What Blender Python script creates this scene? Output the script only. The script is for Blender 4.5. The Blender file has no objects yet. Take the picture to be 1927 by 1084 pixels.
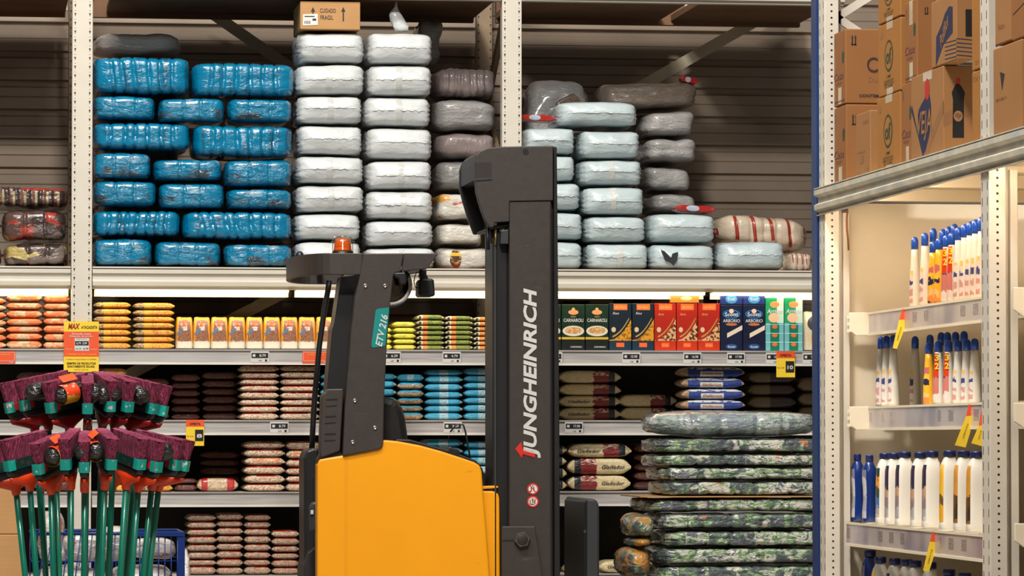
import bpy, bmesh, math, random
from mathutils import Vector, Matrix, noise
sin, cos, pi = math.sin, math.cos, math.pi
random.seed(7)
S = bpy.context.scene
COL = S.collection
# ------------------------------------------------------------------ camera
W, H, F = 1927, 1084, 7500.0
CX, CY = W / 2, H / 2
YAW = math.atan(1014.5 / F)
PIT = math.atan(285 / F)
CAM = Vector((0, 0, 1.4))
FWD = Vector((sin(YAW) * cos(PIT), cos(YAW) * cos(PIT), sin(PIT)))
RT = Vector((cos(YAW), -sin(YAW), 0))
UPV = RT.cross(FWD)
def ray(px, py): return FWD + RT * ((px - CX) / F) + UPV * ((CY - py) / F)
def at(px, py, Y):
    d = ray(px, py); return CAM + d * (Y / d.y)
def atX(px, py, X):
    d = ray(px, py); return CAM + d * (X / d.x)
def rect(x0, y0, x1, y1, Y):
    xm, ym = (x0 + x1) / 2, (y0 + y1) / 2
    return at(x0, ym, Y).x, at(x1, ym, Y).x, at(xm, y1, Y).z, at(xm, y0, Y).z
def poly(pts, Y): return [(p.x, p.z) for p in (at(a, b, Y) for a, b in pts)]
cd = bpy.data.cameras.new('camera'); cam = bpy.data.objects.new('camera', cd); COL.objects.link(cam)
cd.sensor_width = 36; cd.lens = F / W * 36; cd.clip_start = .1; cd.clip_end = 100
cam.matrix_world = Matrix(((RT.x, UPV.x, -FWD.x, CAM.x), (RT.y, UPV.y, -FWD.y, CAM.y), (RT.z, UPV.z, -FWD.z, CAM.z), (0, 0, 0, 1)))
S.camera = cam
S.view_settings.view_transform = 'Standard'; S.view_settings.look = 'None'
S.view_settings.gamma = 1; S.view_settings.use_curve_mapping = False
# ------------------------------------------------------------------ materials
def lin(r, g, b):
    f = lambda c: (c / 255 / 12.92) if c / 255 <= .04045 else ((c / 255 + .055) / 1.055) ** 2.4
    return (f(r), f(g), f(b), 1)
class K:
    """node helper"""
    def __init__(s, name):
        s.m = bpy.data.materials.new(name); s.m.use_nodes = True; s.t = s.m.node_tree; s.t.nodes.clear()
        s.out = s.t.nodes.new('ShaderNodeOutputMaterial'); s.b = s.t.nodes.new('ShaderNodeBsdfPrincipled')
        s.t.links.new(s.b.outputs[0], s.out.inputs[0])
        s._tc = None
    def tc(s, o):
        if s._tc is None: s._tc = s.t.nodes.new('ShaderNodeTexCoord')
        return s._tc.outputs[o]
    def setin(s, n, i, v):
        if v is None: return
        if hasattr(v, 'is_linked'): s.t.links.new(v, n.inputs[i])
        else: n.inputs[i].default_value = v
    def n(s, ty, ins, props=(), out=0):
        n = s.t.nodes.new(ty)
        for k, v in dict(props).items(): setattr(n, k, v)
        for i, v in ins.items(): s.setin(n, i, v)
        return n.outputs[out]
    def math(s, op, a, b=None, c=None): return s.n('ShaderNodeMath', {0: a, 1: b, 2: c}, {'operation': op})
    def mix(s, f, a, b): return s.n('ShaderNodeMix', {0: f, 6: a, 7: b}, {'data_type': 'RGBA'}, out=2)
    def xyz(s, o):
        n = s.t.nodes.new('ShaderNodeSeparateXYZ'); s.t.links.new(s.tc(o), n.inputs[0]); return n.outputs
    def vec(s, o='Object', sc=(1, 1, 1), rot=(0, 0, 0), rnd=True):
        v = s.n('ShaderNodeMapping', {0: s.tc(o), 2: rot, 3: sc})
        if rnd:
            oi = s.t.nodes.new('ShaderNodeObjectInfo')
            r = s.math('MULTIPLY', oi.outputs['Random'], 37.0)
            v = s.n('ShaderNodeVectorMath', {0: v, 1: r}, {'operation': 'ADD'})
        return v
    def noise(s, v, sc, det=3, rough=.55, dist=0): return s.n('ShaderNodeTexNoise', {'Vector': v, 'Scale': sc, 'Detail': det, 'Roughness': rough, 'Distortion': dist})
    def vor(s, v, sc, out=1): return s.n('ShaderNodeTexVoronoi', {'Vector': v, 'Scale': sc}, out=out)
    def ramp(s, f, lo, hi): return s.n('ShaderNodeMapRange', {0: f, 1: lo, 2: hi}, {'clamp': True})
    def gt(s, a, b): return s.math('GREATER_THAN', a, b)
    def lt(s, a, b): return s.math('LESS_THAN', a, b)
    def mul(s, *a):
        r = a[0]
        for q in a[1:]: r = s.math('MULTIPLY', r, q)
        return r
    def rect(s, G, x0, x1, z0, z1): return s.mul(s.gt(G[0], x0), s.lt(G[0], x1), s.gt(G[2], z0), s.lt(G[2], z1))
    def ell(s, G, cx, cz, a, b):
        u = s.math('DIVIDE', s.math('SUBTRACT', G[0], cx), a); w = s.math('DIVIDE', s.math('SUBTRACT', G[2], cz), b)
        return s.lt(s.math('ADD', s.mul(u, u), s.mul(w, w)), 1.0)
def M(name, c, r=.5, metal=0, var=.1, sc=7, bump=0, bsc=30, st=(1, 1, 1), rot=(0, 0, 0), coat=0, spec=.5, layers=None, det=3, dist=0, sub=0, trans=0):
    k = K(name)
    c = c if len(c) == 4 else (*c, 1)
    v = k.vec()
    f = k.noise(v, sc, 4)
    a = tuple(min(1, x * (1 - var)) for x in c[:3]) + (1,); b = tuple(min(1, x * (1 + var)) for x in c[:3]) + (1,)
    col = k.mix(k.ramp(f, .3, .7), a, b)
    if layers: col = layers(k, col, k.xyz('Generated'))
    k.setin(k.b, 'Base Color', col)
    k.b.inputs['Roughness'].default_value = r; k.b.inputs['Metallic'].default_value = metal
    k.b.inputs['Specular IOR Level'].default_value = spec
    k.b.inputs['Coat Weight'].default_value = coat; k.b.inputs['Coat Roughness'].default_value = .12
    if trans: k.b.inputs['Transmission Weight'].default_value = trans
    if bump:
        bv = k.vec(sc=st, rot=rot)
        h = k.noise(bv, bsc, det, .6, dist)
        k.setin(k.b, 'Normal', k.n('ShaderNodeBump', {'Strength': bump, 'Distance': .02, 'Height': h}))
    return k.m
def EM(name, c, e):
    k = K(name); k.b.inputs['Base Color'].default_value = c; k.b.inputs['Emission Color'].default_value = c
    k.b.inputs['Emission Strength'].default_value = e; return k.m
# ------------------------------------------------------------------ mesh builder
ORG = {}
class MB:
    def __init__(s, smooth=False): s.v = []; s.f = []; s.m = []; s.s = []; s.mi = 0; s.smooth = smooth
    def add(s, vs, fs):
        n = len(s.v); s.v += [tuple(v) for v in vs]
        for f in fs: s.f.append([i + n for i in f]); s.m.append(s.mi); s.s.append(s.smooth)
        return s
    def box(s, x0, x1, y0, y1, z0, z1):
        return s.add([(x0, y0, z0), (x1, y0, z0), (x1, y1, z0), (x0, y1, z0), (x0, y0, z1), (x1, y0, z1), (x1, y1, z1), (x0, y1, z1)],
                     [(0, 1, 2, 3), (4, 7, 6, 5), (0, 4, 5, 1), (1, 5, 6, 2), (2, 6, 7, 3), (3, 7, 4, 0)])
    def prism(s, pl, y0, y1):
        n = len(pl)
        return s.add([(x, y0, z) for x, z in pl] + [(x, y1, z) for x, z in pl],
                     [tuple(range(n)), tuple(range(2 * n - 1, n - 1, -1))] + [(i, i + n, (i + 1) % n + n, (i + 1) % n) for i in range(n)])
    def prismx(s, pl, x0, x1):
        n = len(pl)
        return s.add([(x0, y, z) for y, z in pl] + [(x1, y, z) for y, z in pl],
                     [tuple(range(n)), tuple(range(2 * n - 1, n - 1, -1))] + [(i, i + n, (i + 1) % n + n, (i + 1) % n) for i in range(n)])
    def loft(s, rings, cap=True):
        n = len(rings[0]); vs = [p for r in rings for p in r]; fs = []
        for a in range(len(rings) - 1):
            for i in range(n):
                j = (i + 1) % n; fs.append((a * n + i, a * n + j, (a + 1) * n + j, (a + 1) * n + i))
        if cap: fs += [tuple(range(n - 1, -1, -1)), tuple(range((len(rings) - 1) * n, len(rings) * n))]
        return s.add(vs, fs)
    def tube(s, pts, r, n=8, cap=True):
        pts = [Vector(p) for p in pts]; rings = []
        rs = r if isinstance(r, (list, tuple)) else [r] * len(pts)
        for i, p in enumerate(pts):
            d = (pts[min(i + 1, len(pts) - 1)] - pts[max(i - 1, 0)]).normalized()
            a = d.cross(Vector((0, 0, 1)) if abs(d.z) < .9 else Vector((0, 1, 0))).normalized(); b = d.cross(a)
            rings.append([p + (a * cos(2 * pi * q / n) + b * sin(2 * pi * q / n)) * rs[i] for q in range(n)])
        return s.loft(rings, cap)
    def grid(s, fn, nu, nv):
        vs = [fn(i / nu, j / nv) for j in range(nv + 1) for i in range(nu + 1)]
        return s.add(vs, [(j * (nu + 1) + i, j * (nu + 1) + i + 1, (j + 1) * (nu + 1) + i + 1, (j + 1) * (nu + 1) + i) for j in range(nv) for i in range(nu)])
    def disc(s, c, u, v, a, b, n=24):
        c = Vector(c); return s.add([c + u * (a * cos(2 * pi * i / n)) + v * (b * sin(2 * pi * i / n)) for i in range(n)], [tuple(range(n))])
    def done(s, name, mats, parent=None, loc=None, bevel=0, seg=2, recalc=True):
        me = bpy.data.meshes.new(name)
        if parent is not None: o0 = ORG[parent.name]
        elif loc is not None: o0 = Vector(loc)
        else:
            xs = [v[0] for v in s.v]; ys = [v[1] for v in s.v]; zs = [v[2] for v in s.v]
            o0 = Vector(((min(xs) + max(xs)) / 2, (min(ys) + max(ys)) / 2, min(zs)))
        me.from_pydata([(v[0] - o0.x, v[1] - o0.y, v[2] - o0.z) for v in s.v], [], s.f)
        for m in (mats if isinstance(mats, (list, tuple)) else [mats]): me.materials.append(m)
        me.polygons.foreach_set('material_index', s.m); me.polygons.foreach_set('use_smooth', s.s)
        if recalc:
            bm = bmesh.new(); bm.from_mesh(me); bmesh.ops.recalc_face_normals(bm, faces=bm.faces); bm.to_mesh(me); bm.free()
        me.update()
        o = bpy.data.objects.new(name, me); COL.objects.link(o)
        if parent is not None: o.parent = parent
        else: o.location = o0
        ORG[o.name] = o0
        if bevel:
            b = o.modifiers.new('edge', 'BEVEL'); b.width = bevel; b.segments = seg; b.limit_method = 'ANGLE'; b.angle_limit = .6
        return o
def tag(o, label=None, cat=None, group=None, kind=None):
    if label: o['label'] = label
    if cat: o['category'] = cat
    if group: o['group'] = group
    if kind: o['kind'] = kind
    return o
def thing(name, loc, label, cat, group=None):
    o = bpy.data.objects.new(name, None); COL.objects.link(o); o.location = loc; ORG[o.name] = Vector(loc); o.empty_display_size = .1
    return tag(o, label, cat, group)
def dup(o, delta, label, parent=None):
    c = o.copy(); COL.objects.link(c); ORG[c.name] = ORG[o.name] + Vector(delta)
    if parent is None:
        c.location = o.location + Vector(delta)
        if label: c['label'] = label
    else: c.parent = parent
    for ch in list(o.children): dup(ch, delta, None, c)
    return c
TXT = []
def T(txt, parent, c, u, v, w, h, mat, bold=.0, shear=0, name='lettering'):
    cu = bpy.data.curves.new(name, 'FONT'); cu.body = txt; cu.offset = bold; cu.shear = shear; cu.extrude = 0; cu.resolution_u = 3
    o = bpy.data.objects.new(name, cu); COL.objects.link(o); cu.materials.append(mat); o.parent = parent
    TXT.append((o, Vector(c) - ORG[parent.name], Vector(u).normalized(), Vector(v).normalized(), w, h)); ORG[o.name] = ORG[parent.name]
    return o
def fit_text():
    bpy.context.view_layer.update()
    for o, c, u, v, w, h in TXT:
        bb = [Vector(b) for b in o.bound_box]
        x0, x1 = min(b.x for b in bb), max(b.x for b in bb); y0, y1 = min(b.y for b in bb), max(b.y for b in bb)
        sx = w / max(x1 - x0, 1e-6); sy = h / max(y1 - y0, 1e-6); n = u.cross(v)
        q = c - u * ((x0 + x1) / 2 * sx) - v * ((y0 + y1) / 2 * sy)
        o.matrix_local = Matrix(((u.x * sx, v.x * sy, n.x, q.x), (u.y * sx, v.y * sy, n.y, q.y), (u.z * sx, v.z * sy, n.z, q.z), (0, 0, 0, 1)))
EX, EY, EZ = Vector((1, 0, 0)), Vector((0, 1, 0)), Vector((0, 0, 1))
NUM = ['lowest', 'second from bottom', 'third from bottom', 'fourth from bottom', 'fifth from bottom', 'sixth from bottom', 'seventh from bottom', 'eighth from bottom', 'ninth from bottom', 'tenth from bottom', 'eleventh from bottom', 'twelfth from bottom']
def nth(i, n): return 'topmost' if i == n - 1 and n > 1 else NUM[i]
def ns(x, y, z): return noise.noise(Vector((x, y, z)))
# ---- lattice box, mapped to soft shapes
_lat = {}
def lattice(nx, ny, nz):
    if (nx, ny, nz) in _lat: return _lat[(nx, ny, nz)]
    idx = {}; P = []; Fc = []
    def vid(i, j, k):
        if (i, j, k) not in idx:
            idx[(i, j, k)] = len(P); P.append((2 * i / nx - 1, 2 * j / ny - 1, 2 * k / nz - 1))
        return idx[(i, j, k)]
    for i in range(nx):
        for k in range(nz):
            Fc.append((vid(i, 0, k), vid(i + 1, 0, k), vid(i + 1, 0, k + 1), vid(i, 0, k + 1)))
            Fc.append((vid(i, ny, k), vid(i, ny, k + 1), vid(i + 1, ny, k + 1), vid(i + 1, ny, k)))
        for j in range(ny):
            Fc.append((vid(i, j, 0), vid(i, j + 1, 0), vid(i + 1, j + 1, 0), vid(i + 1, j, 0)))
            Fc.append((vid(i, j, nz), vid(i + 1, j, nz), vid(i + 1, j + 1, nz), vid(i, j + 1, nz)))
    for j in range(ny):
        for k in range(nz):
            Fc.append((vid(0, j, k), vid(0, j, k + 1), vid(0, j + 1, k + 1), vid(0, j + 1, k)))
            Fc.append((vid(nx, j, k), vid(nx, j + 1, k), vid(nx, j + 1, k + 1), vid(nx, j, k + 1)))
    _lat[(nx, ny, nz)] = (P, Fc); return P, Fc
class Bale:
    """wrapped soft pack: style white / packs / clear / green"""
    def __init__(s, x0, x1, y0, y1, z0, z1, style='white', seed=0, n=6.0, grooves=0, slant=0, amp=.012, tilt=0, gx=None, res=(30, 8, 14), gd=.012, gw=.0075):
        s.gd = gd; s.gw = gw
        s.c = Vector(((x0 + x1) / 2, (y0 + y1) / 2, (z0 + z1) / 2)); s.h = Vector(((x1 - x0) / 2, (y1 - y0) / 2, (z1 - z0) / 2))
        s.style = style; s.seed = seed; s.n = n; s.gr = grooves; s.sl = slant; s.amp = amp; s.tilt = tilt; s.gx = gx
        r = random.Random(seed); s.sag = r.uniform(-.12, .12); s.z0 = r.uniform(-.05, .12); s.res = res
        if grooves and gx is None:
            s.res = res = (60, 8, 12); s.gx = [-.9 + 1.8 * (i + r.uniform(-.12, .12)) / grooves for i in range(1, grooves)]
        P, _ = lattice(*res); Q = [s.raw(*p) for p in P]
        lo = [min(q[i] for q in Q) for i in range(3)]; hi = [max(q[i] for q in Q) for i in range(3)]
        s.lo, s.hi = lo, hi; s.Q = Q
    def raw(s, a, b, c):
        m = (abs(a) ** s.n + abs(b) ** s.n + abs(c) ** s.n) ** (1 / s.n)
        x, y, z = a / m, b / m, c / m
        hx, hy, hz = s.h; k = s.seed * 7.31
        X, Y, Z = x * hx, y * hy, z * hz
        d = s.amp * (ns(X * 6 + k, Y * 6, Z * 9) + .5 * ns(X * 17 + k, Y * 17, Z * 22))
        if s.style == 'white':
            if abs(x) > .72:
                ang = math.atan2(z, y); e = (abs(x) - .72) / .28
                d += .0045 * e * sin(ang * 15 + 6 * ns(X * 4 + k, Y * 4, Z * 4))
            if y < -.5: Y -= .022 * max(0, 1 - abs(z - s.z0)) * (1 - abs(x) ** 3)
            if y < -.5: Y += .014 * max(0, .5 - abs(abs(x) - .45)) * abs(z)
            Z += .05 * hz * ns(X * 3 + k, 3, k)
        elif s.style == 'clear':
            d += .010 * ns(X * 8 + Z * 14 + k, Y * 3, Z * 4 - X * 2)
        elif s.style == 'green':
            d += .004 * ns(X * 9 + k, Y * 5, Z * 10)
            if abs(x) > .85: d += .006 * sin(math.atan2(z, y) * 13 + k)
            Z += .05 * hz * ns(X * 3.5 + k, 1, k)
        if s.gx:
            xs = x + s.sl * z * (.4 + .6 * sin(k + x * 2))
            g = 0
            for q in s.gx: g = max(g, math.exp(-((xs - q) * hx / s.gw) ** 2))
            if y < -.3: d -= s.gd * g * (1 - .7 * max(0, abs(z) - .6) / .4)
            elif z > .5: d -= .12 * s.gd * g
        nn = Vector((x / hx, y / hy, z / hz)).normalized()
        X += nn.x * d; Y += nn.y * d; Z += nn.z * d
        Z += s.sag * hz * .25 * (x * x) * (0 if s.style == 'green' else 1 if s.style != 'white' else .5) + s.tilt * X
        return (X, Y, Z)
    def fit(s, q):
        return Vector([s.c[i] + ((q[i] - s.lo[i]) / (s.hi[i] - s.lo[i]) * 2 - 1) * s.h[i] * (.992 if i != 1 else 1) for i in range(3)])
    def surf(s, a, b, c): return s.fit(s.raw(a, b, c))
    def build(s, name, mat, parent=None):
        _, Fc = lattice(*s.res); mb = MB(True); mb.add([s.fit(q) for q in s.Q], Fc); return mb.done(name, mat, parent, recalc=False)
    def strip(s, name, mat, parent, x0, x1, z0, z1, off=.002, nu=6, nv=10):
        def fn(u, v):
            p = s.surf(x0 + (x1 - x0) * u, -1, z0 + (z1 - z0) * v); return (p.x, p.y - off, p.z)
        return MB(True).grid(fn, nu, nv).done(name, mat, parent)
    def seam(s, name, mat, parent, x0=-.82, x1=.82, out=.007):
        k = s.seed
        def fn(u, v):
            x = x0 + (x1 - x0) * u; p = s.surf(x, -1, s.z0 + .03 * ns(x * 3, k, 1))
            w = out * (.6 + .5 * ns(x * 6, k, 5)); return (p.x, p.y + .002 - v * w, p.z + .006 * v * ns(x * 9, k, 2) - .003 * v)
        return MB(True).grid(fn, 24, 1).done(name, mat, parent)
# unit bag (grain bag lying down, welded ends along X)
def bagmesh(name, seed, mat, lump=.05, end=.16, flat=.0):
    P, Fc = lattice(20, 6, 6); vs = []; k = seed * 3.7
    for a, b, c in P:
        n = 7; m = (abs(b) ** n + abs(c) ** n) ** (1 / n) if max(abs(b), abs(c)) > 0 else 1
        sc = max(abs(b), abs(c)) / m if m else 1
        y, z = b * sc, c * sc
        ax = abs(a); e = max(0, (ax - (1 - end)) / end)
        th = max(.0, 1 - (ax / (1 - end * .35)) ** 7) ** .5 if ax < (1 - end * .36) else 0
        th = max(th, .2)
        yy = y * (1 - .25 * e * (1 - e) * 2) ; zz = z * th
        if ax > .99: yy *= 1.0
        zz += .18 * e * ns(a * 2 + k, b * 2, 3) - .1 * e
        d = lump * (ns(a * 2.2 + k, y * 2, z * 2) + .6 * ns(a * 6 + k, y * 5, z * 3))
        vs.append(Vector((a * (1 + .03 * ns(b * 4 + k, c, a)), yy * (1 + d * .5), zz * (1 + .5 * d) + .25 * d)))
    lo = [min(v[i] for v in vs) for i in range(3)]; hi = [max(v[i] for v in vs) for i in range(3)]
    vs = [tuple((v[i] - lo[i]) / (hi[i] - lo[i]) * 2 - 1 for i in range(3)) for v in vs]
    me = bpy.data.meshes.new(name); me.from_pydata(vs, [], Fc); me.materials.append(mat)
    me.polygons.foreach_set('use_smooth', [True] * len(Fc)); me.update(); return me

def mesh_text():
    dg = bpy.context.evaluated_depsgraph_get()
    for o, *_ in TXT:
        me = bpy.data.meshes.new_from_object(o.evaluated_get(dg)); n = bpy.data.objects.new('lettering_tmp', me); COL.objects.link(n)
        n.parent = o.parent; n.matrix_local = o.matrix_local.copy(); nm = o.name; bpy.data.objects.remove(o); n.name = 'lettering'; me.name = 'lettering'
# ------------------------------------------------------------------ shared materials
YB = 18.6
def post_layers(pitch, xs, tri, slots=()):
    def L(k, col, G):
        O = k.xyz('Object')
        z = k.math('FRACT', k.math('DIVIDE', O[2], pitch))
        dark = (.012, .010, .008, 1)
        for x in xs:
            dx = k.math('ABSOLUTE', k.math('SUBTRACT', O[0], x))
            if tri:
                w = k.math('MULTIPLY', k.math('SUBTRACT', z, .12), .0046 / .42)
                t = k.mul(k.lt(dx, w), k.gt(z, .12), k.lt(z, .55))
                d = k.mul(k.lt(dx, .002), k.gt(z, .78), k.lt(z, .86))
                f = k.math('MAXIMUM', t, d)
            else:
                dz = k.mul(k.math('SUBTRACT', z, .5), pitch)
                f = k.lt(k.math('ADD', k.mul(dx, dx), k.mul(dz, dz)), .0042 ** 2)
            col = k.mix(f, col, dark)
        for y in slots:
            dy = k.math('ABSOLUTE', k.math('SUBTRACT', O[1], y)); zz = k.math('FRACT', k.math('DIVIDE', O[2], .05))
            col = k.mix(k.mul(k.lt(dy, .004), k.lt(zz, .55), k.lt(O[0], -.0275)), col, dark)
        return col
    return L
CREAM = lin(208, 201, 187)
m_cream = M('cream_paint', CREAM, .38, var=.05, sc=5, bump=.04, bsc=60)
m_post = M('cream_post_paint', CREAM, .4, var=.04, layers=post_layers(.041, (-.034, .034), True))
m_worn = M('worn_cream_paint', lin(196, 188, 168), .45, var=.18, sc=9, layers=lambda k, c, G: k.mix(k.mul(k.ramp(k.noise(k.vec(sc=(2, 1, 6)), 5, 6), .5, .72), .7), c, lin(160, 172, 172)))
m_lamp = EM('lamp_glow', (1, .86, .62, 1), 8)
m_lip_glow = EM('lamp_lip_glow', (1, .86, .62, 1), .95)
m_lampcase = M('lamp_case', lin(230, 220, 195), .4)
m_rail = M('grey_price_rail', lin(176, 172, 168), .3, var=.1, sc=4, layers=lambda k, c, G: k.mix(k.ramp(k.noise(k.vec(sc=(1, 1, 30)), 3), .45, .6), c, lin(158, 153, 150)))
m_shelfw = M('shelf_white', lin(225, 218, 205), .4, var=.05)
m_brown = M('brown_board', lin(112, 80, 54), .7, var=.25, sc=3, st=(1, 8, 1))
m_beige = M('beige_board', lin(206, 186, 156), .6, var=.06)
m_dark = M('dark_board', lin(30, 27, 24), .8, var=.3)  # on the lower back panels this dark tone stands in for shade
m_wall = M('corrugated_metal', lin(146, 130, 114), .45, var=.12, sc=2.5, metal=.25)
m_floor = M('concrete_floor', lin(150, 145, 138), .35, var=.15, sc=2)
m_white_txt = M('white_ink', lin(205, 203, 198), .5, var=.02)
m_black = M('black_ink', lin(20, 18, 18), .5, var=.1)
m_brace = M('brace_paint', lin(188, 176, 150), .5, var=.1)
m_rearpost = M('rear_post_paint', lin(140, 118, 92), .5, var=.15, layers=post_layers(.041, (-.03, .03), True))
# ------------------------------------------------------------------ room
def struct(o): o['kind'] = 'structure'; return o
struct(MB().box(-7, 9.5, -1, 20.3, -.1, 0).done('floor', m_floor))
YW = YB + 1.30
mb = MB(); z = 0; prof = []
while z < 8.2:
    for dz, dy in ((0, 0), (.052, 0), (.056, .004), (.060, 0), (.102, 0), (.110, .022), (.136, .022), (.143, 0)): prof.append((YW + dy, z + dz))
    z += .145
mb.prismx(prof + [(YW + .2, z), (YW + .2, 0)], -7, 9.5)
struct(mb.done('wall_back', m_wall))
# ------------------------------------------------------------------ pallet rack at the back
PITCH_TOP = 4.2
def upright(px0, px1, label):
    x0, x1 = at(px0, 540, YB).x, at(px1, 540, YB).x; xc = (x0 + x1) / 2
    r = thing('rack_upright', (xc, YB, 0), label, 'rack post', 'uprights of the pallet rack')
    MB().prism([(x0, 0), (x1, 0), (x1, PITCH_TOP), (x0, PITCH_TOP)], YB, YB + .07).done('front_post', m_post, r, bevel=.004)
    yr = YB + 1.02
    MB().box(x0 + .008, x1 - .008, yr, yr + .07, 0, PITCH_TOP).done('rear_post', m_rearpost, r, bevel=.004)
    zz = .3; k = 0
    while zz < 3.9:
        a, b = (YB + .07, yr) if k % 2 == 0 else (yr, YB + .07)
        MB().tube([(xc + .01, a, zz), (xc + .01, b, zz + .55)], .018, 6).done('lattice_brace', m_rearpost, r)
        zz += .55; k += 1
    return x0, x1
P1 = upright(134, 173, 'cream perforated rack post between the blue bales and the crinkled red packs')
P2 = upright(945, 982, 'cream perforated rack post rising behind the top of the forklift mast')
P3x = at(1592, 540, YB).x
BAYS = [(at(-700, 540, YB).x, P1[0], 'bay of the orange bean bags'), (P1[1], P2[0], 'bay between the two perforated posts'), (P2[1], P3x, 'bay of the rice boxes')]
zt = at(560, 504, YB).z; zb = at(560, 545, YB).z
ztop = at(1200, 4.5, YB).z
def beam(x0, x1, zb, zt, label, mat=m_cream, name='rack_beam', y=YB):
    h = zt - zb; g = .0025
    pl = [(y + .06, zb), (y + .012, zb), (y + .012, zb + .10 * h), (y - .01, zb + .14 * h), (y - .012, zb + .33 * h), (y + .002, zb + .40 * h), (y + .002, zb + .62 * h), (y - .012, zb + .70 * h), (y - .012, zb + .88 * h), (y + .004, zb + .90 * h), (y + .004, zb + .92 * h), (y - .014, zb + .93 * h), (y - .014, zt), (y + .06, zt)]
    return tag(MB().prismx(pl, x0 + g, x1 - g).done(name, mat, bevel=.002), label, 'rack beam', 'beams of the pallet rack')
for i, (a, b, w) in enumerate(BAYS):
    beam(a, b, zb, zt, 'cream ribbed steel beam under the loaded deck, ' + w)
    beam(a, b, ztop, ztop + .11, 'cream beam along the upper deck at the top, ' + w)
    # loaded deck
    d = thing('rack_deck', ((a + b) / 2, YB + .5, zt - .03), 'wooden deck carrying wrapped packs, ' + w, 'rack deck', 'decks of the pallet rack')
    MB().box(a + .01, b - .01, YB + .062, YB + 1.0, zt - .022, zt - .002).done('deck_board', m_brown, d)
    MB().box(a + .01, b - .01, YB + 1.0, YB + 1.05, zb, zt).done('rear_beam', m_brace, d)
    # upper deck: boards seen from below with light gaps and white cross bars
    u = thing('upper_shelf_deck', ((a + b) / 2, YB + .5, ztop), 'dark brown boarded deck seen from below at the top, ' + w, 'rack deck', 'upper decks of the pallet rack')
    cuts = {0: [], 1: [(182, 214)], 2: [(1307, 1331)]}[i]
    xs = [a + .01]
    for c0, c1 in cuts: xs += [at(c0, 20, YB).x, at(c1, 20, YB).x]
    xs.append(b - .01)
    for q in range(0, len(xs), 2):
        MB().box(xs[q], xs[q + 1], YB + .062, YB + 1.0, ztop + .02, ztop + .05).done('deck_board', m_brown, u)
    MB().box(a + .01, b - .01, YB + 1.0, YB + 1.05, ztop - .0, ztop + .11).done('rear_beam', m_brown, u)
    for q in {0: [(92, -6, 128, 20)], 1: [(323, -6, 332, 25), (542, -6, 557, 27)], 2: [(1287, 2, 1303, 37)]}[i]:
        MB().prism(poly([(q[0] + 3, q[1]), (q[2] - 3, q[1]), (q[2], q[3]), (q[0], q[3])], YB + .975), YB + .975, YB + .995).done('bracket_plate', m_cream, u, bevel=.002)
    # cross bracing behind
yr = YB + 1.12
def brace(p0, p1, y, label):
    a, b = at(*p0, y), at(*p1, y); d = (b - a).normalized(); n = Vector((-d.z, 0, d.x)) * .028
    tag(MB().prism([((a + n).x, (a + n).z), ((a - n).x, (a - n).z), ((b - n).x, (b - n).z), ((b + n).x, (b + n).z)], y, y + .012).done('frame_brace', m_brace), label, 'brace', 'flat braces behind the rack')
brace((1190, 172), (1475, 10), yr, 'flat diagonal steel brace on the corrugated wall over the grey packs')
brace((395, 22), (600, 165), yr, 'flat diagonal steel brace behind the blue bales and the warning carton')
brace((385, 628), (545, 545), YB + .62, 'flat diagonal brace behind the puffed cereal pouches')
brace((215, 720), (305, 672), YB + .62, 'flat diagonal brace in shade below the yellow bean bags')
# strip lamps under the beam
for i, (a, b, w) in enumerate(BAYS):
    segs = {0: [(a, b)], 1: [(a, at(549, 548, YB).x), (at(551, 548, YB).x, b)], 2: [(a, at(1332, 548, YB).x), (at(1335, 548, YB).x, b)]}[i]
    zl = zb - .001
    for j, (q0, q1) in enumerate(segs):
        wh = ['lighting the orange bags', 'lighting the cereal pouches', 'lighting the green grain bags', 'lighting the rice boxes', 'lighting the green boxes beside the blue post'][i + j if i < 2 else 3 + j]
        r = thing('strip_lamp', ((q0 + q1) / 2, YB + .05, zl), 'long glowing strip lamp under the steel beam, ' + wh, 'lamp', 'strip lamps under the beam')
        MB().box(q0 + .012, q1 - .012, YB - .005, YB + .05, zl - .006, zl - .0015).done('mount_housing', m_lampcase, r)
        MB().box(q0 + .02, q1 - .02, YB - .001, YB + .045, zl - .0165, zl - .006).done('diffuser', m_lamp, r, bevel=.004)
        MB().box(q0 + .015, q1 - .015, YB - .0125, YB - .007, zl - .017, zl - .0015).done('glowing_lip', m_lip_glow, r, bevel=.0015)  # front lip glows faintly in place of lamp light falling on it
        MB().box(q0 + .012, q1 - .012, YB + .051, YB + .055, zl - .034, zl - .0015).done('added_baffle', m_lampcase, r)  # added baffle that keeps lamp light from going backward
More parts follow.
